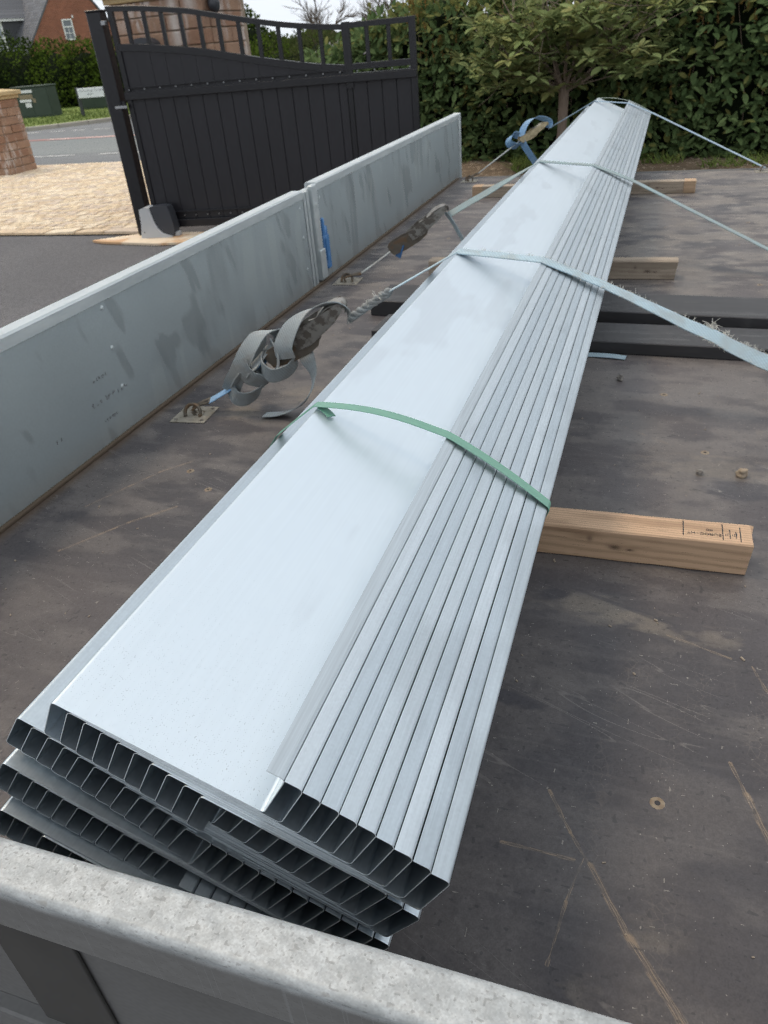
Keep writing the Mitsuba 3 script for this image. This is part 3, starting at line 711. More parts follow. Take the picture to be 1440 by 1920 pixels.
LAY = [((-.506, .432), .377, 10, 'top', [0, -.0006, -.0014, -.0016, -.0026, -.003, -.0048, -.0062, -.0075, -.0095], 24.0, (5, 5), B1),
       ((-.575, .382), .386, 12, 'second', [0, -.0006, -.0014, -.0022, -.0028, -.0038, -.0045, -.006, -.0075, -.0085, -.0105, -.0125], 25.6, (11, 11), B1),
       ((-.610, .317), .372, 12, 'third', [0, -.0003, -.0006, -.0008, -.001, -.0008, -.001, -.0005, -.001, -.0005, -.001, 0], 25.6, (11, 11), B1),
       ((-.633, .247), .3585, 7, 'lowest', [0, .001, 0, -.002, .002, 0, 0, 0, 0, 0], 24.8, (11, 11), .045)]
ring_pts, CORNER = [], {}
r_ = np.random.default_rng(21)
for li, (O, y0, n_, nm, st, tilt, lean, b1) in enumerate(LAY):
    for k in range(n_):
        m, xz, edge = zed(np.array(O), k, y0 + st[k], 6.62 + r_.uniform(-.012, .012) - (.006 * k if li == 0 else .01), r_, tilt, lean, b1)
        ring_pts.append(xz)
        lab = f'{ORD[k]} galvanised zed purlin from the left in the {nm} layer of the strapped bundle'
        if li == 0 and k == 0:
            lab = 'uppermost galvanised zed purlin, its broad smooth web lying open to the sky on the bundle'
        if li == 0 and k == 9:
            lab = 'rightmost galvanised zed purlin in the top layer of the bundle, its end sticking out furthest'
        pk_ = one('zed_purlin', m, 'galv_web' if (li == 0 and k == 0) else f'galv_brushed_{int(r_.integers(3))}', lab, 'purlin', 'galvanised zed purlins strapped in a bundle', smooth=25)
        part(pk_, 'cut_end', edge, 'cut_edge')
HULL = np.array(MultiPoint(np.vstack(ring_pts)).convex_hull.exterior.coords)[:-1]


def hull_path(extra, off=.0022, upper=True):
    P = np.array(MultiPoint(HULL).convex_hull.buffer(off, quad_segs=3).exterior.coords)[:-1]
    if not extra:
        return P
    Q = np.array(MultiPoint(np.vstack([P, extra])).convex_hull.exterior.coords)[:-1]
    i0 = int(np.argmin(np.linalg.norm(Q - np.array(extra[0]), axis=1))); i1 = int(np.argmin(np.linalg.norm(Q - np.array(extra[1]), axis=1)))
    a = [Q[(i0 + s) % len(Q)] for s in range((i1 - i0) % len(Q) + 1)]
    b = [Q[(i0 - s) % len(Q)] for s in range((i0 - i1) % len(Q) + 1)]
    return np.array(a if np.mean([p[1] for p in a]) > np.mean([p[1] for p in b]) else b)


def dense(P, d=.03):
    out = []
    for a, b in zip(P[:-1], P[1:]):
        k = max(1, int(np.linalg.norm(b - a) / d))
        out += [a + (b - a) * t for t in np.linspace(0, 1, k, endpoint=False)]
    return np.array(out + [P[-1]])


def band(y_of, w, t, m, label, grp=None, bulge=0.0):
    xz = dense(np.vstack([hull_path(None), hull_path(None)[:1]]), .02)
    c = xz.mean(0)
    for A_, B_, h_ in (((-.506, .434), (-.283, .410), .009), ((-.283, .410), (-.108, .306), .005)):
        A_, B_ = np.array(A_), np.array(B_)
        L_ = np.linalg.norm(B_ - A_); d_ = (B_ - A_) / L_; n_ = np.array([-d_[1], d_[0]])
        t_ = (xz - A_) @ d_ / L_; e_ = (xz - A_) @ n_
        on = (t_ > 0) & (t_ < 1) & (np.abs(e_) < .02)
        xz[on] += n_ * (h_ * np.sin(math.pi * t_[on]))[:, None]
    out = xz + bulge * ((xz - c) / np.linalg.norm(xz - c, axis=1, keepdims=True)) * np.clip(np.sin((xz[:, :1] + .62) * 9), 0, 1)
    P = np.c_[out[:, 0], y_of(out[:, 0], out[:, 1]), out[:, 1]]
    return one('packing_band', ribbon(P, (0, 1, 0), w, t), m, label, 'packing strap', grp, smooth=40)


band(lambda x, z: np.interp(x, [-.62, -.506, -.285, -.10], [1.035, 1.057, 1.046, 1.000]), .020, .0009, 'band_green', 'green plastic packing band round the near part of the steel bundle', bulge=.006)
band(lambda x, z: 6.56 + 0 * x, .016, .0012, 'band_clear', 'pale green packing band round the far end of the steel bundle')
# the loose tail of the green band
TAILP = [(-.500, 1.056, .4345), (-.490, 1.052, .4305), (-.481, 1.047, .4265), (-.476, 1.043, .4240)]
one('band_tail', ribbon(TAILP, (0.1, 1, 0), .0165, .0009, m=5), 'band_green', 'short loose green tail tucked under the near packing band', 'packing strap')

# ------------------------------------------------------------------ ratchet straps
WD = (.84, -.39, .35)


def lashing(la, y1, y3, ra, w, stop):
    """Points of a strap from its ratchet up over the bundle to the right-hand anchor."""
    xz = hull_path([(la[0], .035), (ra[0], .02)], off=.003)
    xz = dense(xz, .04)
    y = np.interp(xz[:, 0], [la[0], -.506, -.112, ra[0]], [la[1], y1, y3, ra[1]])
    P = np.c_[xz[:, 0], y, xz[:, 1]]
    return P[xz[:, 0] >= stop]


def ratchet(parent, A, B, m, w=.055, h=.036, open_=14):
    """Frame plates, handle arms, grip and spindle of a closed ratchet lying from A to B."""
    A, B = np.asarray(A, float), np.asarray(B, float)
    L = np.linalg.norm(B - A)
    d = (B - A) / L
    s = np.array([-.25, .95, 0]); s = s - d * (s @ d); s /= np.linalg.norm(s)
    n = np.cross(s, d)
    n = n if n[2] > 0 else -n
    out = [(0, .3), (.05, -.35), (.30, -.5), (.62, -.5), (.80, -.35), (.92, .1), (.78, .45), (.55, .42), (.35, .55), (.10, .55)]
    fr = [prism(np.array([(a * L * .72, b * h) for a, b in out]), e * w / 2 - .0015, e * w / 2 + .0015, A, d, n, s) for e in (-1, 1)]
    fr += [tube([A + d * L * a + n * h * b - s * w / 2, A + d * L * a + n * h * b + s * w / 2], r, 10) for a, b, r in ((.03, 0, .006), (.52, .05, .013), (.30, -.2, .005))]
    R = part(parent, 'ratchet', cat(*fr), m, smooth=35)
    cw = A + d * L * .52 + n * h * .05
    part(R, 'wound_webbing', tube([cw - s * w * .40, cw - s * w * .39, cw + s * w * .39, cw + s * w * .40], [.012, .019, .019, .012], 14), 'webbing_grey', smooth=40)
    co, si = math.cos(math.radians(open_)), math.sin(math.radians(open_))
    d2, n2 = d * co + n * si, n * co - d * si
    O = A + d * L * .36 + n * h * .15
    arm = [(0, -.35), (.25, -.55), (.75, -.40), (1.0, -.1), (1.0, .35), (.7, .45), (.30, .60), (.0, .5)]
    hd = [prism(np.array([(a * L * .64, b * h * .8) for a, b in arm]), e * (w / 2 + .006) - .001, e * (w / 2 + .006) + .001, O, d2, n2, s) for e in (-1, 1)]
    g = O + d2 * L * .63
    hd.append(ribbon([O + d2 * L * .34 + n2 * h * .30, O + d2 * L * .5 + n2 * h * .42, g + n2 * h * .22, g + d2 * .008 - n2 * h * .05, g - n2 * h * .26], s, w + .012, .003, m=4))
    part(R, 'handle', cat(*hd), 'ratchet_steel' if m == 'ratchet_rust' else m, smooth=35)
    part(R, 'pawl', cat(*[prism(np.array([(0, 0), (.022, -.004), (.030, .008), (.006, .012)]), e - .006, e + .006, A + d * L * .55 + n * h * .55, d, n, s) for e in (-.016, .016)]), 'ratchet_steel')
    return R


def hook(parent, p, q):
    p, q = np.asarray(p, float), np.asarray(q, float)
    d = (q - p) / np.linalg.norm(q - p)
    s = np.cross(d, [0, 0, 1]); s /= np.linalg.norm(s)
    n = np.cross(s, d)
    pts = lambda e: [p + d * .012 - n * .030 + s * e, p - d * .010 - n * .024 + s * e, p - d * .012 + s * e, p + d * .02 + n * .004 + s * e, q + s * e * 1.8]
    return part(parent, 'hook', cat(tube(pts(-.009), .0042, 8, m=4), tube(pts(.009), .0042, 8, m=4), tube([q - s * .020, q + s * .020], .0042, 8)), 'ratchet_rust', smooth=40)


# nearest strap: frayed pale webbing, an old ratchet and a tangle of loose webbing
S1 = thing('ratchet_strap', 'nearest ratchet strap, pale frayed webbing with a knotted grey tangle round its rusty ratchet', 'ratchet strap', 'ratchet straps over the steel bundle')
P = lashing((-1.29, 1.84), 2.079, 2.115, (.64, 2.015), .05, -.80)
P = P[P[:, 0] > -.73]
kk = np.clip((P[:, :1] + .15) / .45, 0, 1) * .42 + np.clip((-.52 - P[:, :1]) / .15, 0, 1) * .0
part(S1, 'webbing', ribbon(P, (1 - kk) * np.array([.10, 1, 0]) + kk * np.array([.60, .30, .76]), .050, .0026, wob=.0016, seed=2), 'webbing_pale', smooth=35)
K0, K1 = np.array([-.811, 1.985, .263]), P[0]
D_ = (K1 - K0)
kn = []
for ph in range(3):
    t = np.linspace(0, 1, 40)
    r0 = .0075 + .003 * np.sin(t * 17 + ph * 2)
    a_ = t * 15 + ph * 2.1
    kn.append(tube(K0 + D_ * t[:, None] + np.c_[.3 * np.cos(a_), .4 * np.cos(a_), np.sin(a_)] * r0[:, None], .0055 + .0025 * np.abs(np.sin(t * 9 + ph)), 7))
part(S1, 'twisted_webbing', cat(*kn), 'webbing_grey', smooth=50)
r_ = np.random.default_rng(17)
fr = []
for c0, k, l in ((K0 + D_ * .72, 10, .018), (K0 + D_ * .45, 5, .014)):
    for _ in range(k):
        q = r_.normal(0, 1, 3); q[2] = abs(q[2])
        fr.append(tube([c0 + q * .004, c0 + q * l * .5, c0 + q * l * .7 + r_.normal(0, .006, 3)], .0009, 4))
xs = np.linspace(.02, .45, 120)
for x in np.r_[r_.uniform(-.45, .60, 260), r_.normal(.165, .018, 30), r_.normal(.195, .010, 14), r_.normal(.26, .03, 20)]:
    y = np.interp(x, P[:, 0], P[:, 1]); zz = np.interp(x, P[:, 0], P[:, 2])
    e = r_.choice([-1, 1], p=[.3, .7])
    big = 1 + 1.5 * math.exp(-((x - .175) / .03) ** 2) * (e > 0)
    kx = float(np.clip((x + .15) / .45, 0, 1)) * .42
    o = np.array([x, y, zz]) + e * .0235 * np.array([.1 * (1 - kx) + .6 * kx, 1 - kx + .3 * kx, .76 * kx]) / math.hypot(1 - kx + .3 * kx, .9 * kx)
    t = np.array([r_.normal(0, .6), e * .8, r_.normal(.45, .5)]) * .0058 * big
    fr.append(tube([o, o + t * .45 + r_.normal(0, .0008, 3) * big, o + t * .8 + r_.normal(0, .0016, 3) * big, o + t * 1.1 + r_.normal(0, .0026, 3) * big], [.0006, .0006, .0005, .0003] if big < 1.5 else [.0010, .0009, .0007, .0004], 4, m=2))
part(S1, 'frayed_threads', cat(*fr), 'frayed', kind='stuff')
ratchet(S1, (-1.055, 1.918, .160), (-.805, 1.990, .268), 'ratchet_rust', w=.066, h=.062, open_=12)
BIG = [[-0.981, 1.885, 0.176], [-0.985, 1.885, 0.212], [-0.965, 1.903, 0.258], [-0.929, 1.923, 0.294], [-0.883, 1.942, 0.316], [-0.84, 1.961, 0.317], [-0.814, 1.98, 0.293], [-0.815, 1.985, 0.262]]
BW = [(1, 0, .1), (1, -.05, .15), (.95, -.2, .2), (.8, -.45, .3), (.55, -.7, .4), (.4, -.8, .45), (.35, -.8, .45), (.3, -.8, .45)]
part(S1, 'webbing_loop', ribbon(BIG, BW, .060, .0028, m=6), 'webbing_grey', smooth=40)
TAIL = [[-0.947, 1.942, 0.192], [-0.929, 1.92, 0.165], [-0.912, 1.907, 0.136], [-0.907, 1.892, 0.108], [-0.913, 1.875, 0.08], [-0.935, 1.865, 0.050], [-0.97, 1.859, 0.026], [-1.016, 1.858, 0.010], [-1.066, 1.852, 0.006]]
TW = [(.95, .25, .1), (.95, .0, .1), (.8, -.5, .2), (.5, -.8, .2), (.4, -.8, .3), (.2, -.9, .3), (-.05, -1, .2), (-.2, -1, .12), (-.2, -1, .12)]
part(S1, 'loose_end', ribbon(TAIL, TW, .046, .0026, m=5), 'webbing_grey', smooth=40)
KNOTS = [([[-1.180, 1.872, 0.066], [-1.150, 1.858, 0.112], [-1.120, 1.864, 0.162], [-1.094, 1.878, 0.206], [-1.069, 1.909, 0.238], [-1.048, 1.951, 0.236], [-1.028, 1.965, 0.214], [-1.030, 1.937, 0.186]], (1, -.05, .1), .056),
         ([[-1.117, 1.852, 0.182], [-1.107, 1.846, 0.150], [-1.085, 1.850, 0.122], [-1.055, 1.880, 0.108], [-1.035, 1.91, .125]], (.65, -.1, .75), .054),
         ([[-1.172, 1.862, 0.082], [-1.150, 1.845, 0.060], [-1.115, 1.852, 0.056], [-1.088, 1.885, 0.068], [-1.086, 1.924, 0.096], [-1.115, 1.932, 0.098]], (.55, -.2, .85), .056),
         ([[-1.070, 1.920, 0.172], [-1.056, 1.868, 0.155], [-1.022, 1.855, 0.134], [-0.988, 1.888, 0.134], [-0.968, 1.921, 0.158], [-0.974, 1.946, 0.172]], (.25, -.25, .95), .050),
         ([[-1.096, 1.955, 0.222], [-1.100, 1.935, 0.172], [-1.095, 1.925, 0.120], [-1.062, 1.915, 0.100]], (.8, .5, 0), .046)]
KNOTS += [([[-1.150, 1.868, .092], [-1.125, 1.856, .120], [-1.088, 1.868, .150], [-1.060, 1.900, .182], [-1.050, 1.935, .200]], (.75, .2, .55), .050),
          ([[-1.125, 1.880, .175], [-1.100, 1.875, .140], [-1.080, 1.895, .105], [-1.105, 1.925, .085], [-1.140, 1.915, .090]], (.7, -.5, .45), .048),
          ([[-1.045, 1.925, .205], [-1.020, 1.900, .185], [-1.015, 1.890, .155], [-1.040, 1.900, .128], [-1.075, 1.915, .120]], (.5, -.6, .4), .048)]
for pts, w_, ww in KNOTS:
    part(S1, 'webbing_loop', ribbon(pts, w_, ww, .0034, m=6, wob=.0007, seed=len(pts)), 'webbing_grey', smooth=40)
part(S1, 'short_webbing', ribbon([[-1.250, 1.852, 0.040], [-1.233, 1.857, 0.048], [-1.184, 1.871, 0.074], [-1.06, 1.915, .160]], (-.25, .95, .1), .040, .0026), 'webbing_blue', smooth=40)
hook(S1, (-1.292, 1.836, .022), (-1.250, 1.852, .040))

# second strap
S2 = thing('ratchet_strap', 'middle ratchet strap, grey webbing tight over the bundle with a dark rusty ratchet', 'ratchet strap', 'ratchet straps over the steel bundle')
P = lashing((-1.325, 3.26), 3.62, 3.68, (.64, 3.36), .05, -.905)
kk = np.clip((-.50 - P[:, :1]) / .2, 0, 1) * .40
part(S2, 'webbing', ribbon(P, (1 - kk) * np.array([.15, 1, 0]) + kk * np.array([-.44, .05, .79]), .042, .003, wob=.0006, seed=4), 'webbing_green', smooth=35)
ratchet(S2, (-1.135, 3.345, .118), (-.875, 3.457, .258), 'ratchet_rust', w=.060, h=.055, open_=7)
part(S2, 'loose_end', ribbon([[-.925, 3.44, .250], [-0.895, 3.445, 0.262], [-0.868, 3.447, 0.232], [-0.84, 3.447, 0.185], [-0.812, 3.445, 0.135], [-.79, 3.44, .08]], (.55, -.75, .2), .040, .0026, m=5), 'webbing_pale', smooth=40)
part(S2, 'short_webbing', ribbon([[-1.262, 3.288, .035], [-1.20, 3.315, .072], [-1.12, 3.35, .125]], (-.3, .95, 0), .030, .003), 'webbing_grey', smooth=40)
part(S2, 'blue_label', ribbon([[-1.075, 3.345, .150], [-1.082, 3.338, .125], [-1.092, 3.332, .096]], (.7, -.3, .1), .034, .0015, m=4), 'webbing_dark_blue', smooth=40)
hook(S2, (-1.325, 3.268, .022), (-1.262, 3.288, .035))

# third strap, past the end of the deck
S3 = thing('ratchet_strap', 'furthest ratchet strap, blue grey webbing with a blue loop round its brassy ratchet', 'ratchet strap', 'ratchet straps over the steel bundle')
P = lashing((-1.325, 5.845), 6.335, 6.40, (.65, 5.91), .05, -.81)
part(S3, 'webbing', ribbon(P, (0.3, 1, 0), .034, .003), 'webbing_dull', smooth=35)
ratchet(S3, (-1.000, 6.050, .228), (-.815, 6.152, .305), 'ratchet_gold', w=.055, h=.046, open_=6)
LOOP = [[-0.989, 6.064, 0.255], [-0.972, 6.086, 0.312], [-0.939, 6.112, 0.351], [-0.891, 6.137, 0.366], [-0.842, 6.156, 0.354], [-0.802, 6.168, 0.329], [-0.807, 6.157, 0.295]]
part(S3, 'webbing_loop', ribbon(LOOP, (.9, -.35, .25), .056, .0026, m=6), 'webbing_blue', smooth=40)
part(S3, 'webbing_loop', ribbon([[-1.003, 6.058, 0.262], [-1.042, 6.043, 0.273], [-1.069, 6.023, 0.242], [-1.06, 6.018, 0.212], [-1.013, 6.035, 0.198], [-0.979, 6.055, 0.214]], (.8, -.4, .6), .062, .0026, m=6), 'webbing_blue', smooth=40)
part(S3, 'loose_end', ribbon([[-0.985, 6.05, 0.24], [-0.957, 6.045, 0.192], [-0.926, 6.045, 0.149], [-0.887, 6.045, 0.096], [-0.85, 6.045, 0.045]], (.85, -.3, .45), .050, .0026, m=4), 'webbing_blue', smooth=40)
part(S3, 'short_webbing', ribbon([[-1.268, 5.88, .045], [-1.15, 5.955, .125], [-.985, 6.057, .235]], (-.4, .9, 0), .026, .003), 'webbing_grey', smooth=40)
hook(S3, (-1.325, 5.838, .022), (-1.268, 5.88, .045))

# ------------------------------------------------------------------ bearers, boards and small things on the deck


def bearer(x0, x1, y, w, h, rot, m, label, end=None):
    t = thing('timber_bearer', label, 'timber', 'timber bearers under the bundle')
    b = box(x0, x1, -w / 2, w / 2, 0.0005, h, .003)
    v, f = b
    k = 26                                             # a sawn baulk with slightly uneven arrises
    xs = np.linspace(x0, x1, k)
    r = np.random.default_rng(int(abs(y) * 100))
    prof0 = np.array([(-w / 2, .003), (-w / 2 + .003, .0005), (w / 2 - .003, .0005), (w / 2, .003), (w / 2, h - .003), (w / 2 - .003, h), (-w / 2 + .003, h), (-w / 2, h - .003)])
    P = np.c_[xs, xs * 0, xs * 0]
    v, f = sweep(P, [(0, 1, 0)] * k, [(0, 0, 1)] * k, prof0)
    v[:, 1] += .0022 * (meshkit.fbm(v * np.array([14, 60, 60]), 2, 5) - .5) * 2
    v[:, 2] += np.where(v[:, 2] > h / 2, .0016 * (meshkit.fbm(v * np.array([14, 60, 60]), 2, 9) - .5) * 2, 0)
    e = v[:, 0] > x1 - 1e-6
    v[e, 0] += .006 * (v[e, 2] / h) + .002 * r.normal(0, 1, e.sum())
    part(t, 'baulk', move((v, f), rotz(rot), (0, y, 0)), m, smooth=30)
    return t


B1 = bearer(-.60, .238, 1.3555, .075, .0725, .010, 'timber_new', 'new sawn timber bearer nearest the camera, printed with a faded stamp near its right end')
lt = []
S_ = rotz(math.pi + .010)
try:
    tm = meshkit.text_mesh('EUROC-HT', .0085, .0004)
    tm2 = meshkit.text_mesh('KD', .0070, .0004)
    for m_, o in ((tm, (.188, 1.3495, .0731)), (tm2, (.172, 1.3640, .0731))):
        lt.append(move((np.asarray(m_.vertices), np.asarray(m_.faces)), S_, o))
except Exception as e_:
    print('text', e_)
for x, a, b in ((.117, 1.333, 1.385), (.190, 1.330, 1.386), (.203, 1.336, 1.368), (.214, 1.340, 1.362), (.222, 1.328, 1.380)):
    lt.append(box(x - .0009, x + .0009, a, b, .0729, .0735))
for i in range(6):
    lt.append(box(.1945 + .004 * i, .1958 + .004 * i, 1.345 + .003 * (i % 2), 1.351 + .003 * (i % 3), .0729, .0735))
part(B1, 'ink_stamp', cat(*lt), 'ink', label='faded upside down ink stamp')
bearer(-.955, .100, 3.393, .075, .0745, .003, 'timber_grey', 'weathered timber bearer under the middle of the bundle, behind the black boards')
B3 = bearer(-1.158, .205, 5.245, .075, .0690, .0, 'timber_grey', 'weathered timber bearer furthest from the camera near the far end of the deck')
for x0, x1 in ((-1.162, -1.095), (.142, .209)):
    part(B3, 'end_block', box(x0, x1, 5.203, 5.288, .001, .0705, .003), 'timber_end')

for (x, y), L_, w, h, rot, lab in [((-.315, 2.866), 1.46, .225, .062, -.075, 'matt black plastic board lying flat, the further of two under the bundle'), ((-.165, 2.583), 1.56, .190, .042, -.040, 'matt black plastic board lying flat, the nearer of two under the bundle')]:
    v, f = box(-L_ / 2, L_ / 2, -w / 2, w / 2, 0.0005, h, .003)
    one('black_board', move((v, f), rotz(rot), (x, y, 0)), 'black_board', lab, 'board', 'black boards under the bundle')
one('plastic_scrap', ribbon([(-.18, 2.463, .004), (-.10, 2.452, .007), (-.045, 2.445, .005)], (0, 1, .15), .026, .0015, m=5), 'webbing_pale', 'small pale strip of webbing lying against the nearer black board', 'scrap')
for i, (x, y, s, m, lab) in enumerate([(.258, 1.722, .0135, 'stone', 'larger tan pebble on the deck near the right edge of the photo'), (.165, 1.716, .0085, 'stone_grey', 'small grey pebble on the deck left of the tan pebble'), (-.051, 2.268, .010, 'stone_grey', 'small dark pebble on the deck beside the bundle near the black boards')]):
    one('pebble', move(blob(s, i + 3, 2, .45, (1, .85, .95)), None, (x, y, s * .7)), m, lab, 'stone', smooth=False)
r_ = np.random.default_rng(31)
gr = []
for _ in range(330):
    x, y = r_.uniform(-1.42, .70), r_.uniform(.30, 4.5) ** 1.0
    s = r_.choice([.0009, .0014, .0018], p=[.65, .28, .07])
    v, f = box(-s * r_.uniform(.6, 3), s * r_.uniform(.6, 3), -s, s, 0, s * 1.1)
    gr.append(move((v, f), rotz(r_.uniform(0, 6)), (x, y, .0002)))
k_ = one('deck_grit', cat(*gr), 'grit', 'loose grit and wood crumbs scattered on the trailer deck', 'grit')
labels[k_]['kind'] = 'stuff'

# ------------------------------------------------------------------ the gate, its post and its opener
GU = np.array([2.93, .44, 0]); GU /= np.linalg.norm(GU)
GN = np.array([GU[1], -GU[0], 0])                     # out of the gate towards the trailer
GZ = np.array([0, 0, 1.0])
GO = np.array([-5.20, 7.36, 0])
GM = np.stack([GU, -GN, GZ], 1)                      # columns: along, away, up


def gbox(s0, s1, d0, d1, z0, z1, b=.003):
    """A box in the gate's frame: along s, depth d (positive towards the trailer), height z."""
    return move(box(s0, s1, -d1, -d0, z0, z1, b), GM, GO)


GPK = thing('gate_post', 'tall square black steel post that the gate is hung on', 'post')
part(GPK, 'shaft', gbox(-.150, -.008, -.07, .07, G - .02, 1.352, .006), 'gate_black')
part(GPK, 'cap', gbox(-.156, -.002, -.076, .076, 1.352, 1.368, .004), 'gate_black')
part(GPK, 'eye_bolt', cat(gbox(-.07, .06, .071, .085, .535, .560), gbox(-.012, .03, .03, .085, 1.24, 1.275)), 'shiny_bolt')
GT = thing('driveway_gate', 'black boarded driveway gate with a sweeping barred top, standing open', 'gate')
TOPS = np.array([(0.035, 1.391), (.2, 1.382), (.42, 1.364), (.79, 1.319), (.995, 1.280), (1.217, 1.232), (1.6, 1.158), (1.84, 1.119), (2.1, 1.088), (2.31, 1.070)])
LOWS = np.array([(0.05, 1.083), (.34, 1.062), (.72, 1.014), (.967, .976), (1.277, .912), (1.55, .858), (1.793, .816), (2.05, .776), (2.31, .748)])
top_z = lambda s: np.interp(s, TOPS[:, 0], TOPS[:, 1])
low_z = lambda s: np.interp(s, LOWS[:, 0], LOWS[:, 1])


def grail(pts, h, d0, d1):
    P = np.array([GO + GU * s + GZ * z for s, z in smooth_path(np.c_[pts, np.zeros(len(pts))], 5)[:, :2]])
    return sweep(P, [GN] * len(P), [GZ] * len(P), [(d0, -h), (d1, -h), (d1, -.003), (d1 - .003, 0), (d0 + .003, 0), (d0, -.003)])


part(GT, 'top_rail', grail(TOPS, .046, -.025, .025), 'gate_black', smooth=30)
part(GT, 'top_rail', grail([(2.372, 1.079), (2.6, 1.080), (2.985, 1.081)], .046, -.025, .025), 'gate_black', smooth=30)
part(GT, 'curved_rail', grail(LOWS, .060, -.025, .025), 'gate_black', smooth=30)
part(GT, 'curved_rail', grail([(2.372, .752), (2.6, .752), (2.93, .754)], .046, -.025, .025), 'gate_black', smooth=30)
part(GT, 'stile', gbox(.046, .098, -.025, .025, -.64, 1.345), 'gate_black')
part(GT, 'stile', gbox(2.304, 2.376, -.026, .027, .55, 1.085), 'gate_black')
part(GT, 'stile', gbox(2.926, 2.988, -.026, .027, -.64, 1.0825), 'gate_black')
for s in (.221, .400, .575, .761, .944, 1.130, 1.321, 1.508, 1.699, 1.897, 2.099, 2.534, 2.738):
    zb = low_z(s) - .01 if s < 2.3 else .745
    zt = top_z(s) - .04 if s < 2.3 else 1.04
    part(GT, 'baluster', gbox(s - .018, s + .018, -.016, .016, zb, zt, .002), 'gate_black')
part(GT, 'middle_rail', gbox(.048, 2.986, .0255, .062, .604, .668), 'gate_black')
part(GT, 'middle_flange', gbox(.05, 2.95, -.02, .040, .6685, .676, .001), 'gate_black')
part(GT, 'middle_flange', gbox(.05, 2.95, -.02, .034, .702, .709, .001), 'gate_black')
part(GT, 'bottom_rail', gbox(.076, 2.925, -.025, .050, -.62, -.545), 'gate_black')
part(GT, 'bottom_flange', gbox(.076, 2.925, .0, .046, -.475, -.462, .001), 'gate_black')
bo = [gbox(s - .006, s + .006, .034, .041, .6835, .6955, .002) for s in np.arange(.10, 2.95, .166)]
bo += [gbox(s - .006, s + .006, .012, .030, -.512, -.500, .002) for s in np.arange(.15, 2.95, .13)]
part(GT, 'bolt_heads', cat(*bo), 'shiny_bolt', kind='stuff')
for i in range(15):                                   # lower boards, tongue and groove
    s0, s1 = .076 + .1535 * i, min(.076 + .1535 * (i + 1), 2.305)
    if s1 - s0 > .03:
        part(GT, 'board', gbox(s0 + .0012, s1 - .0012, -.012, .010 + .0012 * ((i * 7) % 3), -.546, .61, .004), 'gate_board')
for i in range(4):
    s0 = 2.362 + .141 * i
    part(GT, 'board', gbox(s0 + .0012, s0 + .141 - .0012, -.012, .010 + .001 * (i % 2), -.546, .61, .004), 'gate_board')
part(GT, 'fold_stile', gbox(2.306, 2.3585, -.024, .004, -.546, .60, .003), 'gate_black')
for i in range(15):                                   # upper boards, cut to the curve
    s0, s1 = .076 + .1535 * i, min(.076 + .1535 * (i + 1), 2.304)
    if s1 - s0 < .03:
        continue
    s = np.linspace(s0 + .0012, s1 - .0012, 4)
    poly = np.r_[[(s[0], .66)], [(s[-1], .66)], [(a, low_z(a) - .05) for a in s[::-1]]]
    part(GT, 'board', prism(poly, -.012, .006 + .0012 * ((i * 5) % 3), GO, GU, GZ, GN), 'gate_board')
part(GT, 'hinge', cat(gbox(-.008, .030, .02, .05, .52, .60), gbox(.0, .05, .045, .075, .535, .575)), 'gate_black')
part(GT, 'hinge', gbox(-.008, .030, .0, .03, -.56, -.48), 'gate_black')
OP = thing('gate_opener', 'grey and charcoal motor housing at the foot of the gate post', 'gate motor')
shell = np.array([(-.045, -.70), (.30, -.70), (.315, -.672), (.215, -.640), (.165, -.585), (.135, -.50), (.115, -.385), (.06, -.375), (.0, -.395), (-.012, -.55)])
part(OP, 'housing', prism(shell, .075, .235, GO, GU, GZ, GN), 'opener_grey', smooth=25)
cov = np.array([(.120, -.378), (.235, -.368), (.315, -.378), (.335, -.45), (.352, -.60), (.330, -.668), (.222, -.636), (.172, -.583), (.141, -.50)])
part(OP, 'cover', prism(cov, .085, .222, GO, GU, GZ, GN), 'opener_dark', smooth=25)
part(OP, 'foot', cat(gbox(-.055, .345, .07, .245, G - .004, G + .012), gbox(.30, .375, .12, .19, -.680, -.640)), 'opener_grey')
part(OP, 'screw', cat(gbox(.004, .016, .234, .240, -.628, -.616, .002)), 'opener_dark')

# ------------------------------------------------------------------ the stone-block gate piers


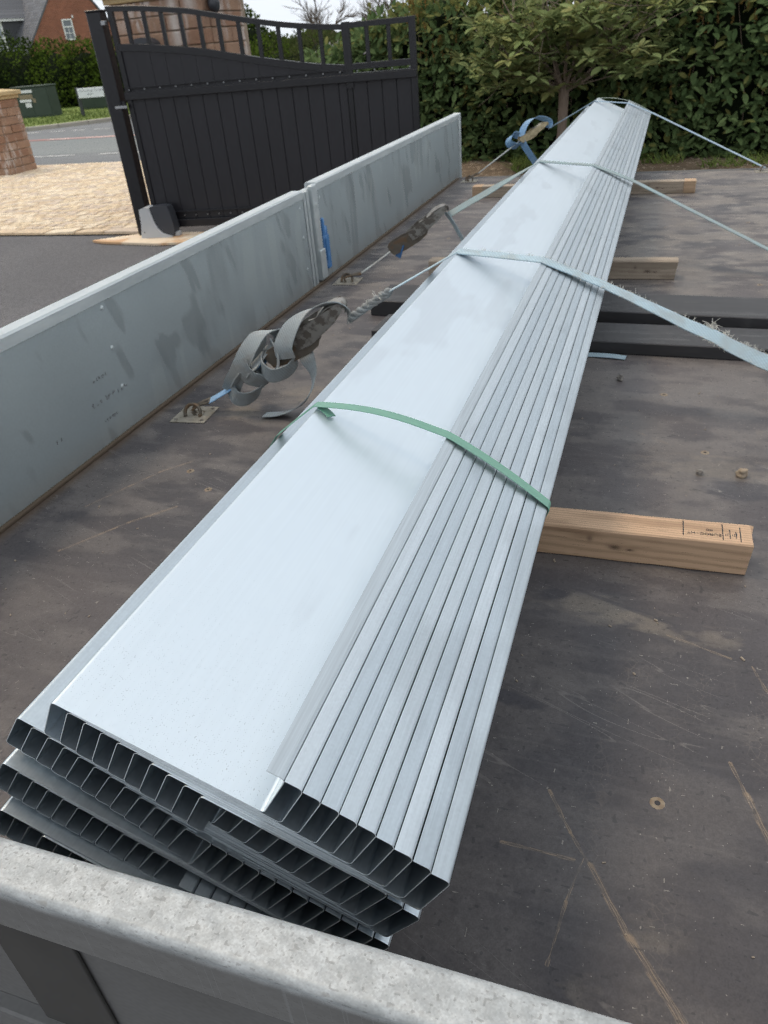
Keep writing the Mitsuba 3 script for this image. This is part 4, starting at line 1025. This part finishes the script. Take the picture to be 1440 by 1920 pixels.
def pier(label, x0, x1, y0, y1, z1, rot, faces, cap, white=()):
    t = thing('gate_pier', label, 'pier', 'stone block gate piers')
    o = ((x0 + x1) / 2, (y0 + y1) / 2, 0)
    hx, hy = (x1 - x0) / 2, (y1 - y0) / 2
    M = rotz(rot)
    part(t, 'core', move(box(-hx + .02, hx - .02, -hy + .02, hy - .02, G - .02, z1 - .002), M, o), 'mortar')
    r = np.random.default_rng(int(abs(x0 * 100)))
    H, gap = .142, .012
    n = int(round((z1 - G) / H)); H = (z1 - G) / n
    for i in range(n):
        z0 = G + i * H
        for fc in faces:
            a0, a1 = (-hx, hx) if fc in 'fb' else (-hy + .12, hy - .12 + .12 * (fc != 'r'))
            L = a1 - a0
            cuts = [0] + ([.24] if i % 2 else []) + list(np.arange(.44 if not i % 2 else .68, L - .12, .44)) + [L]
            for c0, c1 in zip(cuts[:-1], cuts[1:]):
                pr = r.uniform(0, .008)
                q = (a0 + c0 + gap / 2, a0 + c1 - gap / 2)
                if fc == 'f':
                    b = box(q[0], q[1], -hy - pr, -hy + .12, z0 + gap / 2, z0 + H - gap / 2, .007)
                elif fc == 'b':
                    b = box(q[0], q[1], hy - .12, hy + pr, z0 + gap / 2, z0 + H - gap / 2, .007)
                elif fc == 'r':
                    b = box(hx - .12, hx + pr, q[0], q[1], z0 + gap / 2, z0 + H - gap / 2, .007)
                else:
                    b = box(-hx - pr, -hx + .12, q[0], q[1], z0 + gap / 2, z0 + H - gap / 2, .007)
                mid = (q[0] + q[1]) / 2
                w = fc == 'f' and any(a < mid < b_ for a, b_ in white)
                part(t, 'block', move(b, M, o), 'block_white' if w else f'block_{int(r.integers(3))}')
    e = .075
    part(t, 'cap', move(cat(box(-hx - .03, hx + .03, -hy - .03, hy + .03, z1, z1 + .055, .008), box(-hx - e, hx + e, -hy - e, hy + e, z1 + .055, z1 + .125, .012),
                        (np.array([(-hx - e + .02, -hy - e + .02, z1 + .124), (hx + e - .02, -hy - e + .02, z1 + .124), (hx + e - .02, hy + e - .02, z1 + .124), (-hx - e + .02, hy + e - .02, z1 + .124), (0, 0, z1 + .20)]), np.array([[0, 1, 4], [1, 2, 4], [2, 3, 4], [3, 0, 4]]))), M, o), 'cap_stone')
    return t


pier('brown stone block gate pier with buff cap beyond the sett apron, leftmost of the two', -12.15, -11.27, 12.02, 12.75, .515, .03, 'frb', 1)
pier('taller brown stone block pier streaked white, rising behind the gate', -5.80, -4.655, 8.30, 9.3, 1.452, 0.0, 'frl', 1)
one('wall_lamp', move(blob(.075, 5, 2, .06, (.8, 1, 1.2)), None, (-4.585, 8.42, 1.375)), 'opener_dark', 'small black rounded lamp fixed to the right side of the taller pier', 'lamp', smooth=True)
DM = thing('domed_lamp', 'low black domed lamp in front of the taller pier, just showing over the gate', 'lamp')
t_ = np.linspace(0, math.pi, 13)
part(DM, 'dome', prism(np.c_[-.15 * np.cos(t_), .095 * np.sin(t_) ** .8], -.07, .07, (-5.33, 8.14, 1.035), (1, 0, 0), (0, 0, 1), (0, -1, 0)), 'opener_dark', smooth=40)
part(DM, 'bracket', box(-5.48, -5.18, 8.05, 8.292, .99, 1.035, .004), 'opener_dark')

# ------------------------------------------------------------------ the house across the road
HG = np.array([.951, -.31, 0]); HG /= np.linalg.norm(HG)   # out of the gable wall
HA = np.array([-HG[1], HG[0], 0])                     # along the gable, away from the road
HC = np.array([-36.94, 48.0, 0])
hp = lambda a, b, z: HC + HA * a - HG * b + GZ * z     # a along the gable, b into the house
HM = np.stack([HA, -HG, GZ], 1)


def hbox(a0, a1, b0, b1, z0, z1, bev=0.0):
    return move(box(a0, a1, b0, b1, z0, z1, bev), HM if np.linalg.det(HM) > 0 else HM, HC)


HS = thing('brick_house', 'red brick house with a slate roof and white windows across the road', 'house')
eave_a, eave_z, rise = -3.0, 1.85, 1.16
ridge_a = .72
ridge_z = eave_z + (ridge_a - eave_a) * rise
gab = np.array([(eave_a, G), (2 * ridge_a - eave_a, G), (2 * ridge_a - eave_a, eave_z), (ridge_a, ridge_z), (eave_a, eave_z)])
wall = prism(gab, 0, .3, hp(0, .3, 0), HA, GZ, HG)
part(HS, 'wall', cat(wall, hbox(eave_a, eave_a + .3, .301, 14, G, eave_z), hbox(2 * ridge_a - eave_a - .3, 2 * ridge_a - eave_a, .301, 14, G, eave_z), hbox(eave_a + .3, 2 * ridge_a - eave_a - .3, 13.7, 14, G, eave_z)), 'house_brick')
sl = math.hypot(1, rise)
for sg in (-1, 1):
    lo = (eave_a - .25, eave_z - .25 * rise) if sg < 0 else (2 * ridge_a - eave_a + .25, eave_z - .25 * rise)
    q = np.array([hp(lo[0], -.06, lo[1] + .03), hp(lo[0], 14.2, lo[1] + .03), hp(ridge_a, 14.2, ridge_z + .03), hp(ridge_a, -.06, ridge_z + .03)])
    nn = np.cross(q[1] - q[0], q[3] - q[0]); nn /= np.linalg.norm(nn); nn = nn if nn[2] > 0 else -nn
    v = np.vstack([q, q + nn * .10])
    part(HS, 'roof', (v, tri([[3, 2, 1, 0], [4, 5, 6, 7], [0, 1, 5, 4], [1, 2, 6, 5], [2, 3, 7, 6], [3, 0, 4, 7]])), 'slate')
part(HS, 'fascia', hbox(eave_a - .34, eave_a - .30, -.05, 14.1, eave_z - .46, eave_z - .22), 'lead_grey')
wn = part(HS, 'window', cat(hbox(-.24, .52, -.05, .02, 2.26, 2.34, .01), hbox(-.24, .52, -.04, .02, 3.33, 3.41, .01), hbox(-.24, -.15, -.04, .02, 2.34, 3.33, .01), hbox(.43, .52, -.04, .02, 2.34, 3.33, .01), hbox(-.15, .43, -.035, .02, 2.96, 3.03, .01),
                            hbox(.125, .155, -.03, .02, 2.34, 2.96), hbox(-.15, .43, -.03, .02, 2.64, 2.67)), 'window_white')
for a0, a1, z0, z1 in ((-.15, .125, 2.34, 2.64), (.155, .43, 2.34, 2.64), (-.15, .125, 2.67, 2.96), (.155, .43, 2.67, 2.96), (-.15, .43, 3.03, 3.33)):
    part(wn, 'pane', hbox(a0, a1, -.012, .01, z0, z1), 'window_glass')
part(HS, 'wall_light', hbox(.56, .66, -.09, -.002, 3.44, 3.60, .02), 'white_paint')
# the dormer at the left edge of the photograph
DMR = part(HS, 'dormer', cat(hbox(-3.15, -1.2, 1.95, 3.9, 1.5, 3.62)), 'lead_grey')
dz = lambda b, a, z: hp(a, b, z)
q = np.array([hp(-3.55, 1.75, 3.66), hp(-3.55, 4.1, 3.66), hp(-1.2, 4.1, 3.66), hp(-1.2, 1.75, 3.66), hp(-2.9, 2.9, 4.75), hp(.1, 2.9, 4.75)])
part(DMR, 'roof', (np.vstack([q]), np.array([[0, 4, 1], [0, 3, 5], [0, 5, 4], [1, 4, 5], [1, 5, 2], [2, 5, 3], [0, 1, 2], [0, 2, 3]])), 'slate')
part(DMR, 'eave_board', cat(hbox(-3.5, -1.2, 1.80, 1.86, 3.52, 3.655), hbox(-3.52, -3.44, 1.87, 4.0, 3.52, 3.655)), 'window_white')
fr_ = [hbox(-3.23, -3.152, 1.98, 2.10, 1.75, 3.5), hbox(-3.23, -3.152, 3.75, 3.87, 1.75, 3.5), hbox(-3.23, -3.152, 2.10, 3.75, 1.75, 1.87), hbox(-3.23, -3.152, 2.10, 3.75, 3.38, 3.5), hbox(-3.22, -3.152, 2.88, 2.97, 1.87, 3.38), hbox(-3.215, -3.152, 2.10, 3.75, 2.62, 2.69)]
part(DMR, 'window_frame', cat(*fr_), 'window_white')
for b0, b1 in ((2.10, 2.88), (2.97, 3.75)):
    for z0, z1 in ((1.87, 2.62), (2.69, 3.38)):
        part(DMR, 'pane', hbox(-3.175, -3.155, b0, b1, z0, z1), 'window_glass')
# a second gable glimpsed over the laurel hedge
H2 = thing('brick_house', 'red brick chimney stack and roof just showing over the laurel hedge', 'house')
part(H2, 'wall', box(2.2, 12, 44, 52, G, 1.6), 'house_brick')
part(H2, 'roof', (np.array([(1.8, 43.6, 1.6), (12.4, 43.6, 1.6), (12.4, 52.4, 1.6), (1.8, 52.4, 1.6), (1.8, 48, 2.6), (12.4, 48, 2.6)]), np.array([[0, 1, 5], [0, 5, 4], [2, 3, 4], [2, 4, 5], [0, 4, 3], [1, 2, 5], [0, 2, 1], [0, 3, 2]])), 'slate')
part(H2, 'chimney', box(-8.45, -7.5, 44.0, 44.9, G, 3.6), 'house_brick')

# ------------------------------------------------------------------ cabinets and the street name plate on the verge
VZ = G + .105


def cabinet(label, x, y, w, d, h, rot, lid=True):
    t = thing('utility_cabinet', label, 'utility cabinet', 'green cabinets on the verge')
    M = rotz(rot)
    mv = lambda *b: move(box(*b), M, (x, y, 0))
    part(t, 'body', mv(-w / 2, w / 2, -d / 2, d / 2, VZ - .02, VZ + h, .012), 'cabinet_green')
    part(t, 'lid', mv(-w / 2 - .03, w / 2 + .03, -d / 2 - .03, d / 2 + .03, VZ + h, VZ + h + .05, .012), 'cabinet_green')
    for s in (-1, 1):
        part(t, 'door', mv(*sorted((s * .006, s * (w / 2 - .03))), -d / 2 - .014, -d / 2, VZ + .06, VZ + h - .05, .006), 'cabinet_green')
    return t, mv, d


CB, mv, d_ = cabinet('dark green utility cabinet with white and tan stickers beside the left gate pier', -21.90, 25.75, 1.50, .55, .96, .04)
for x0, x1, z0, z1, m in [(-.50, .12, .80, .89, 'white_paint'), (-.48, .09, .60, .75, 'label_tan'), (-.50, .00, .51, .59, 'white_paint'), (.06, .19, .48, .61, 'label_tan'), (-.30, -.05, .34, .48, 'white_paint')]:
    part(CB, 'sticker', mv(x0, x1, -d_ / 2 - .020, -d_ / 2 - .0142, VZ + z0, VZ + z1), m)
cabinet('low dark green utility cabinet behind the street name plate', -21.2, 28.3, 1.3, .5, .42, .04)
SG = thing('street_sign', 'white street name plate on two dark posts on the verge across the road', 'street sign')
SO = np.array([-19.0, 24.42, 0])
for dx in (0.0, 1.13):
    part(SG, 'post', move(box(dx - .045, dx + .045, -.05, .05, VZ - .05, .275, .008), None, SO), 'sign_post')
part(SG, 'plate', move(box(.055, 1.09, -.085, -.052, -.045, .250, .006), None, SO), 'sign_white')
wr, q_ = [], np.random.default_rng(9)                 # the lettering is too far off to read: worn strokes of its two lines
for n_, x, z, h in ((13, .13, .115, .085), (6, .42, .035, .05)):
    for c in range(n_):
        for _ in range(3):
            a, b = q_.uniform(0, h * .55), q_.uniform(0, h * .6)
            wr.append(box(x + a, x + a + q_.choice([.012, .030]), -.0875, -.0852, z + b, min(z + h, z + b + q_.choice([.012, .045]))))
        x += h * .86 if c != 7 else h * 1.2
part(SG, 'lettering', move(cat(*wr), None, SO), 'sign_text', label='two faint lines of grey lettering')

# ------------------------------------------------------------------ leaves
LV = []
for wdt, cup, curl in ((.42, .18, .25), (.36, .10, .10), (.48, .22, .40)):
    ys = np.array([0, .12, .34, .6, .83, 1.0])
    ws = np.array([.02, .5, .95, 1.0, .62, .02]) * wdt / 2
    z0 = -curl * ys ** 2 * .5
    v = np.vstack([np.c_[-ws, ys, z0 + cup * ws * 1.4], np.c_[0 * ws, ys, z0], np.c_[ws, ys, z0 + cup * ws * 1.4]])
    f = []
    for i in range(5):
        f += [[i, i + 1, 7 + i, 6 + i], [6 + i, 7 + i, 13 + i, 12 + i]]
    LV.append((v, tri(np.array(f))[:, ::-1]))
LVD = [mikit.ply(m, None, smooth=True) for m in LV]
_qv = np.array([(-.3, .35, .08), (0, 0, 0), (.3, .35, .08), (0, 1.0, -.08), (0, .4, 0)])
QUADL = (_qv, np.array([[1, 4, 0], [0, 4, 3], [1, 2, 4], [4, 2, 3]]))


def leaf_frames(d, n):
    """Rotations whose y axis is the leaf's length and z its upper side."""
    y = d / np.linalg.norm(d, axis=1, keepdims=True)
    x = np.cross(y, n); x /= np.linalg.norm(x, axis=1, keepdims=True) + 1e-9
    return np.stack([x, y, np.cross(x, y)], -1)


def stuff_leaves(base, R, o, s):
    v, f = base
    vs = np.einsum('kij,nj->kni', R * s[:, None, None], v) + o[:, None]
    return vs.reshape(-1, 3), (f[None] + (np.arange(len(o)) * len(v))[:, None, None]).reshape(-1, 3)


def foliage(t, o, R, s, mats, pick, near, leafname='leaf'):
    """The leaves nearest the eye as parts, the rest joined by material."""
    var = rng.integers(0, 3, len(o))
    for i in near:
        M = np.eye(4); M[:3, :3] = R[i] * s[i]; M[:3, 3] = o[i]
        k = free(t + '__' + leafname)
        scene[k] = {**LVD[var[i]], 'to_world': T4(M), 'bsdf': {'type': 'ref', 'id': 'm_' + mats[pick[i]]}}
    rest_ = np.setdiff1d(np.arange(len(o)), near)
    for mi_, m in enumerate(mats):
        for vv in range(3):
            q = rest_[(pick[rest_] == mi_) & (var[rest_] == vv)]
            if len(q):
                part(t, 'foliage', stuff_leaves(LV[vv], R[q], o[q], s[q]), m, smooth=True, kind='stuff')


# the laurel hedge along the far side
HX0, HX1 = -5.2, 3.4
hy = lambda x: 11.55 - .17 * (x + 2.65)
hz = lambda x: np.interp(x, [-5.2, -4.4, -3.9, -3.4, -3.0, -2.7, -2.2, -1.0, 3.4], [.72, .90, 1.10, 1.26, 1.33, 1.26, 1.24, 1.30, 1.30])
HE = thing('laurel_hedge', 'tall dense dark green laurel hedge behind the trailer', 'hedge')
xs = np.linspace(HX0, HX1, 50)
core = []
P = np.c_[xs, hy(xs) + .62, np.full(50, G)]
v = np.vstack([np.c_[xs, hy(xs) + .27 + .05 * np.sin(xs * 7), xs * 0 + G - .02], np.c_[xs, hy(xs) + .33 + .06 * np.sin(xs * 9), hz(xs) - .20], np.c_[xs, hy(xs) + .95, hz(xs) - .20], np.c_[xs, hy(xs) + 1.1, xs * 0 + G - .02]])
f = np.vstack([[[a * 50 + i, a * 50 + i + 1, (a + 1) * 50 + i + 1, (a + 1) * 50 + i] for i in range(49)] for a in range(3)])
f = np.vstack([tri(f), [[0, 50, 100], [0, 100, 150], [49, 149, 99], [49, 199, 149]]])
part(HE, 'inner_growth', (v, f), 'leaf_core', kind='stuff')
st = []
for x in np.linspace(HX0 + .2, HX1 - .2, 60):
    y0 = hy(x) + rng.uniform(.22, .36)
    st.append(tube([(x, y0 + .1, G), (x + rng.normal(0, .05), y0, -.1), (x + rng.normal(0, .12), y0 + .02, hz(x) - .25)], [.012, .008, .004], 5, m=3))
part(HE, 'stems', cat(*st), 'bark', kind='stuff')
N = 15000
x = rng.uniform(HX0, HX1, N)
top = rng.random(N) < .20
clump = meshkit.fbm(np.c_[x * 2.2, np.zeros(N), rng.uniform(0, 1, N)], 2)
z = np.where(top, hz(x) + rng.uniform(-.20, .10, N), G + .03 + (hz(x) - G) * rng.uniform(0, 1, N))
rel = meshkit.fbm(np.c_[x * 2.6, z * 2.6, np.full(N, 1.0)], 3, seed=2)
y = np.where(top, hy(x) + rng.uniform(-.05, 1.0, N), hy(x) + .26 - rng.uniform(0, 1, N) ** .7 * .30 + .34 * (rel - .5))
o = np.c_[x, y, z]
keep = (rel > .42) | (rng.random(N) < .35)
o, top = o[keep], top[keep]; N = len(o)
d = np.c_[rng.normal(0, .75, N), -rng.uniform(.2, 1.1, N), rng.normal(-.15, .55, N)]
d[top] = np.c_[rng.normal(0, .6, top.sum()), rng.normal(-.2, .5, top.sum()), rng.uniform(.2, 1.3, top.sum())]
nr = np.c_[rng.normal(0, .40, N), -rng.uniform(.3, 1.1, N), rng.uniform(.45, 1.2, N)]
R = leaf_frames(d, nr)
s = rng.uniform(.095, .160, N)
hi = np.clip((o[:, 2] - .75) / .6, 0, 1)
pick = np.where(rng.random(N) < .10 + .40 * hi, 2, np.where(rng.random(N) < .5, 0, 1))
vis = np.where((o[:, 0] > -2.7) & (o[:, 0] < 1.3) & (o[:, 1] < hy(o[:, 0]) + .03) & (o[:, 2] > -.35))[0]
near = vis[np.argsort(-s[vis])][:300]
foliage(HE, o, R, s, ['laurel_a', 'laurel_b', 'laurel_new'], pick, near)
bl = []
for x, z in list(zip(rng.uniform(-3.5, -2.75, 34), rng.uniform(.55, 1.32, 34))) + list(zip(rng.uniform(.1, 1.3, 24), rng.uniform(.72, 1.2, 24))) + list(zip(rng.uniform(-3.2, 1.0, 12), rng.uniform(.0, .8, 12))):
    p0 = np.array([x, hy(x) - rng.uniform(-.02, .10), z])
    ax = np.array([rng.normal(0, .25), -.25, 1.0]); ax /= np.linalg.norm(ax)
    L = rng.uniform(.09, .16)
    k = 26
    tt = rng.uniform(0, 1, k)
    oo = p0 + ax * (tt * L)[:, None]
    dd = rng.normal(0, 1, (k, 3)) + np.array([0, 0, .6])
    bl.append(stuff_leaves(QUADL, leaf_frames(dd, rng.normal(0, 1, (k, 3)) + [0, -.2, .8]), oo, rng.uniform(.016, .030, k)))
part(HE, 'flower_spikes', cat(*bl), 'ochre_bloom', kind='stuff')
# upright shoots above the top of the hedge near the gate
for x, h in ((-4.12, .46), (-3.72, .18), (-3.3, .22), (-2.82, .20), (-4.55, .10)):
    b0 = np.array([x, hy(x) + .15, hz(x) - .15]); b1 = b0 + np.array([.05, .02, h + .12])
    part(HE, 'shoot', tube([b0, (b0 + b1) / 2 + [.02, 0, 0], b1], [.007, .005, .003], 6, m=3), 'bark', smooth=50)
    k = int(14 + h * 20)
    tt = rng.uniform(.25, 1, k)
    foliage(HE, b0 + (b1 - b0) * tt[:, None], leaf_frames(np.c_[rng.normal(0, .8, k), rng.normal(-.1, .6, k), rng.uniform(.2, 1.1, k)], rng.normal(0, .4, (k, 3)) + [0, -.2, 1]), rng.uniform(.07, .12, k), ['laurel_a', 'laurel_new'], rng.integers(0, 2, k), [])

# the small standard tree in front of the hedge
TRE = thing('standard_tree', 'small evergreen tree with bare trunk and broad olive leaves in front of the laurel hedge', 'tree')
TB = np.array([-1.245, 10.75, G])
fork = np.array([-1.235, 10.75, .205])
part(TRE, 'trunk', tube([TB + [-.03, 0, -.03], TB + [-.02, 0, .2], (TB + fork) / 2, fork + [0, 0, -.1], fork + [0, 0, .06]], [.075, .062, .056, .062, .066], 12, m=5), 'bark', smooth=60)
ends = []
k = 0
LB_ = []
for az, el, L in [(2.75, .18, .95), (3.5, .35, .85), (2.3, .55, 1.0), (1.6, .9, 1.0), (.35, .22, .95), (.9, .50, 1.0), (-.5, .45, .9), (4.4, .55, .75), (5.2, .75, .8), (3.0, .75, 1.1), (.1, .80, 1.1), (1.5, 1.3, 1.1), (4.0, 1.1, 1.0), (5.8, .25, .85), (3.15, .05, .7)]:
    dr_ = np.array([math.cos(az) * math.cos(el), math.sin(az) * math.cos(el) * .75, math.sin(el)])
    p0 = fork + np.array([0, 0, rng.uniform(-.02, .05)])
    p1 = p0 + dr_ * L * .45 + np.array([0, 0, .06]); p2 = p0 + dr_ * L * .8 + np.array([rng.normal(0, .05), rng.normal(0, .05), .17]); p3 = p0 + dr_ * L * 1.1 + np.array([0, 0, .30])
    part(TRE, 'limb', tube([p0, p1, p2, p3], [.022, .015, .009, .004], 8, m=5), 'bark', smooth=60)
    for _ in range(11):
        b = (p1, p2, p3)[int(rng.integers(3))] + rng.normal(0, .06, 3)
        e = b + dr_ * rng.uniform(.1, .35) + rng.normal(0, .22, 3) + np.array([0, 0, .08])
        LB_.append(tube([b, (b + e) / 2 + rng.normal(0, .02, 3), e], [.005, .004, .002], 5))
        ends.append(e)
part(TRE, 'twigs', cat(*LB_), 'bark', kind='stuff')
ends = np.array(ends + [np.array([rng.uniform(-2.25, -.05), 10.75 + rng.normal(-.2, .40), rng.uniform(.45, 1.18)]) for _ in range(95)] + [np.array([rng.uniform(-2.15, -.35), rng.uniform(10.05, 10.6), rng.uniform(.36, 1.10)]) for _ in range(80)] + [np.array([rng.uniform(-2.1, -1.45), rng.uniform(10.2, 10.9), rng.uniform(.20, .5)]) for _ in range(12)])
ends = ends[(ends[:, 2] > .16) & ((ends[:, 2] < 1.12) | (rng.random(len(ends)) < .22))]
oo, dd, nn, ss, pp = [], [], [], [], []
for e in ends:
    k = int(rng.integers(6, 11))
    a = rng.uniform(0, 6.28) + np.arange(k) * 2.4
    up = rng.uniform(-.45, .8, k)
    D = np.c_[np.cos(a), np.sin(a), up]
    oo.append(e + D * .02); dd.append(D); nn.append(np.c_[-np.cos(a) * .5, -np.sin(a) * .5, np.ones(k)] + rng.normal(0, .25, (k, 3)))
    ss.append(rng.uniform(.10, .185, k)); pp.append(np.full(k, rng.choice(3, p=[.48, .30, .22])))
o, d, nr, s, pick = np.vstack(oo), np.vstack(dd), np.vstack(nn), np.concatenate(ss), np.concatenate(pp)
pick = np.where(rng.random(len(pick)) < .2, rng.integers(0, 3, len(pick)), pick)
near = np.argsort(np.linalg.norm(o - [0, 0, .95], axis=1) - 6 * s)[:300]
foliage(TRE, o, leaf_frames(d, nr), s, ['magnolia_a', 'magnolia_b', 'magnolia_gold'], pick, near)


def mass(name, label, catg, blobs, mats, n, size, group=None, core='leaf_core', trunk=True, seed=0, top=None):
    """Shrubs and far trees: leaf clumps through the outer part of some ellipsoids, a dark heart inside them."""
    r = np.random.default_rng(seed + 900)
    t = thing(name, label, catg, group)
    cores, allp, alln = [], [], []
    vol = np.array([b[3] * b[4] * b[5] for b in blobs]) ** (2 / 3); vol = vol / vol.sum()
    for bi, (x, y, z, a, b, c) in enumerate(blobs):
        v, f = blob(1.0, seed + bi, 2, .25)
        cores.append((v * np.array([a, b, c]) * .72 + [x, y, z], f))
        k = int(n * vol[bi])
        u = r.normal(0, 1, (k, 3)); u /= np.linalg.norm(u, axis=1, keepdims=True)
        lump = meshkit.fbm(u * 2.6 + bi * 3.1, 3, seed=seed)
        rad = (.74 + .34 * r.random(k) ** .6) * (.72 + .62 * lump)
        allp.append(u * rad[:, None] * np.array([a, b, c]) + [x, y, z]); alln.append(u)
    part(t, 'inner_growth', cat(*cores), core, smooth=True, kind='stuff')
    p, u = np.vstack(allp), np.vstack(alln)
    ok = p[:, 2] > G + .02
    p, u = p[ok], u[ok]
    k = len(p)
    Rr = leaf_frames(u * .8 + r.normal(0, .8, (k, 3)) + [0, 0, .2], u + r.normal(0, .6, (k, 3)) + [0, 0, .5])
    ss_ = size * r.uniform(.6, 1.4, k)
    w = meshkit.noise(p * (1.2 / max(.5, size * 6)), seed=seed + 4)
    pk = np.clip((w * len(mats) * 1.0 + r.normal(0, .45, k)).astype(int), 0, len(mats) - 1)
    for i, m in enumerate(mats):
        if (pk == i).any():
            part(t, 'foliage', stuff_leaves(QUADL, Rr[pk == i], p[pk == i], ss_[pk == i]), m, kind='stuff')
    if trunk:
        x, y, z, a, b, c = blobs[0]
        part(t, 'trunk', tube([(x, y, G - .05), (x + .03, y, (z + G) / 2), (x, y, z)], [.14, .10, .05], 8, m=3), 'bark', smooth=60)
    return t


mass('evergreen_shrub', 'dark evergreen shrub across the road, left of the lighter bushes', 'shrub', [(-27.6, 31.2, .6, 2.0, 1.5, 1.55), (-26.3, 31.0, .4, 1.4, 1.3, 1.45), (-29.8, 31.8, .6, 1.8, 1.4, 1.6)], ['far_leaf_dark', 'far_leaf_dark', 'far_leaf'], 9000, .13, seed=1)
mass('garden_bush', 'light green bush under the white window of the brick house', 'shrub', [(-24.7, 31.0, .35, 1.15, 1.2, 1.45), (-23.5, 31.3, .45, 1.1, 1.1, 1.30)], ['far_leaf_dark', 'far_leaf', 'far_leaf'], 7000, .12, seed=2)
mass('garden_bush', 'bright green bush half hidden by the gate post, behind the street name plate', 'shrub', [(-22.2, 31.4, .40, 1.1, 1.2, 1.35), (-20.6, 31.8, .3, 1.2, 1.2, 1.3)], ['far_leaf', 'far_leaf', 'far_leaf_dark'], 7000, .12, seed=3)
mass('leafy_tree', 'round green tree to the right of the taller pier, seen over the gate', 'tree', [(-14.2, 26.5, 1.05, 1.35, 1.2, 1.15), (-13.2, 26.3, .75, .9, 1.0, .9), (-15.5, 27, 1.0, 1.3, 1.2, 1.0)], ['far_leaf_dark', 'far_leaf_dark', 'far_leaf'], 8000, .12, seed=4)
mass('garden_bush', 'yellow green bush seen through the middle bars of the gate', 'shrub', [(-12.4, 24, .05, 1.3, 1.0, .95), (-11.2, 24.0, .1, .9, 1.0, 1.0), (-14, 24, -.1, 1.2, 1, .8)], ['far_leaf', 'far_leaf', 'far_leaf_olive'], 7000, .10, seed=5)
mass('garden_bush', 'olive and brown bush seen through the gate bars left of the fold', 'shrub', [(-10.2, 24, .15, 1.0, 1.0, .95), (-9.3, 23.0, .25, .9, .9, .9)], ['far_leaf_olive', 'far_leaf_olive', 'far_leaf'], 6000, .09, seed=6)
mass('blossom_bush', 'bush flecked with pale blossom behind the gate near its fold', 'shrub', [(-5.75, 15.2, .28, .50, .6, .62), (-6.4, 15.6, .1, .5, .6, .6)], ['far_leaf_olive', 'far_blossom', 'laurel_a'], 3200, .05, seed=7)
mass('conifer', 'dull grey green conifer showing above the hedge right of the gate', 'tree', [(-6.6, 24, 1.0, .42, .5, 1.6), (-6.6, 24, 2.0, .3, .4, 1.2)], ['far_conifer', 'far_conifer'], 3500, .09, seed=8)
mass('leafy_tree', 'yellow green treetop far beyond the hedge, under the small gap of sky', 'tree', [(-8.6, 34, 1.2, 1.3, 1.2, 1.0), (-10.5, 34, 1.0, 1.2, 1.2, .9)], ['far_leaf_olive', 'far_leaf'], 4000, .10, seed=9)


def bare_tree(label, x, y, h, spread, seed, m='far_twig'):
    r = np.random.default_rng(seed)
    t = thing('bare_tree', label, 'tree')
    part(t, 'trunk', tube([(x, y, G - .05), (x + .05, y, G + h * .25), (x, y, G + h * .55)], [.10, .075, .05], 8, m=3), 'bark', smooth=60)
    tw = []

    def grow(p, d, L, rad, lev):
        e = p + d * L + r.normal(0, .05 * L, 3)
        tw.append(tube([p, (p + e) / 2 + r.normal(0, .06 * L, 3), e], [rad, rad * .8, rad * .55], 4))
        if lev:
            for _ in range(int(r.integers(3, 5))):
                q = d + r.normal(0, .42, 3) + np.array([0, 0, .18])
                grow(p + (e - p) * r.uniform(.45, 1), q / np.linalg.norm(q), L * r.uniform(.55, .8), rad * .58, lev - 1)

    for _ in range(6):
        d = np.array([r.normal(0, spread), r.normal(0, spread), 1.0])
        grow(np.array([x, y, G + h * r.uniform(.35, .55)]), d / np.linalg.norm(d), h * .26, .030, 3)
    part(t, 'branches', cat(*tw), m, kind='stuff')


bare_tree('bare twiggy tree budding against the sky above the middle of the gate', -10.75, 26.5, 2.9, .45, 41)
bare_tree('bare grey tree faint against the sky above the right end of the gate', -8.3, 26.0, 3.2, .35, 42)
# distant tree line closing the view
TLN = []
r_ = np.random.default_rng(77)
for i in range(46):
    x = -150 + i * 6.5 + r_.normal(0, 1)
    y = 130 + r_.normal(0, 5)
    v, f = blob(1.0, 100 + i, 2, .35)
    TLN.append((v * np.array([5.5, 4, r_.uniform(1.6, 2.6)]) + [x, y, G + 1.0], f))
k_ = one('far_wood', cat(*TLN), 'far_leaf_dark', 'low far off band of trees on the skyline', 'wood', smooth=True)
labels[k_]['kind'] = 'stuff'
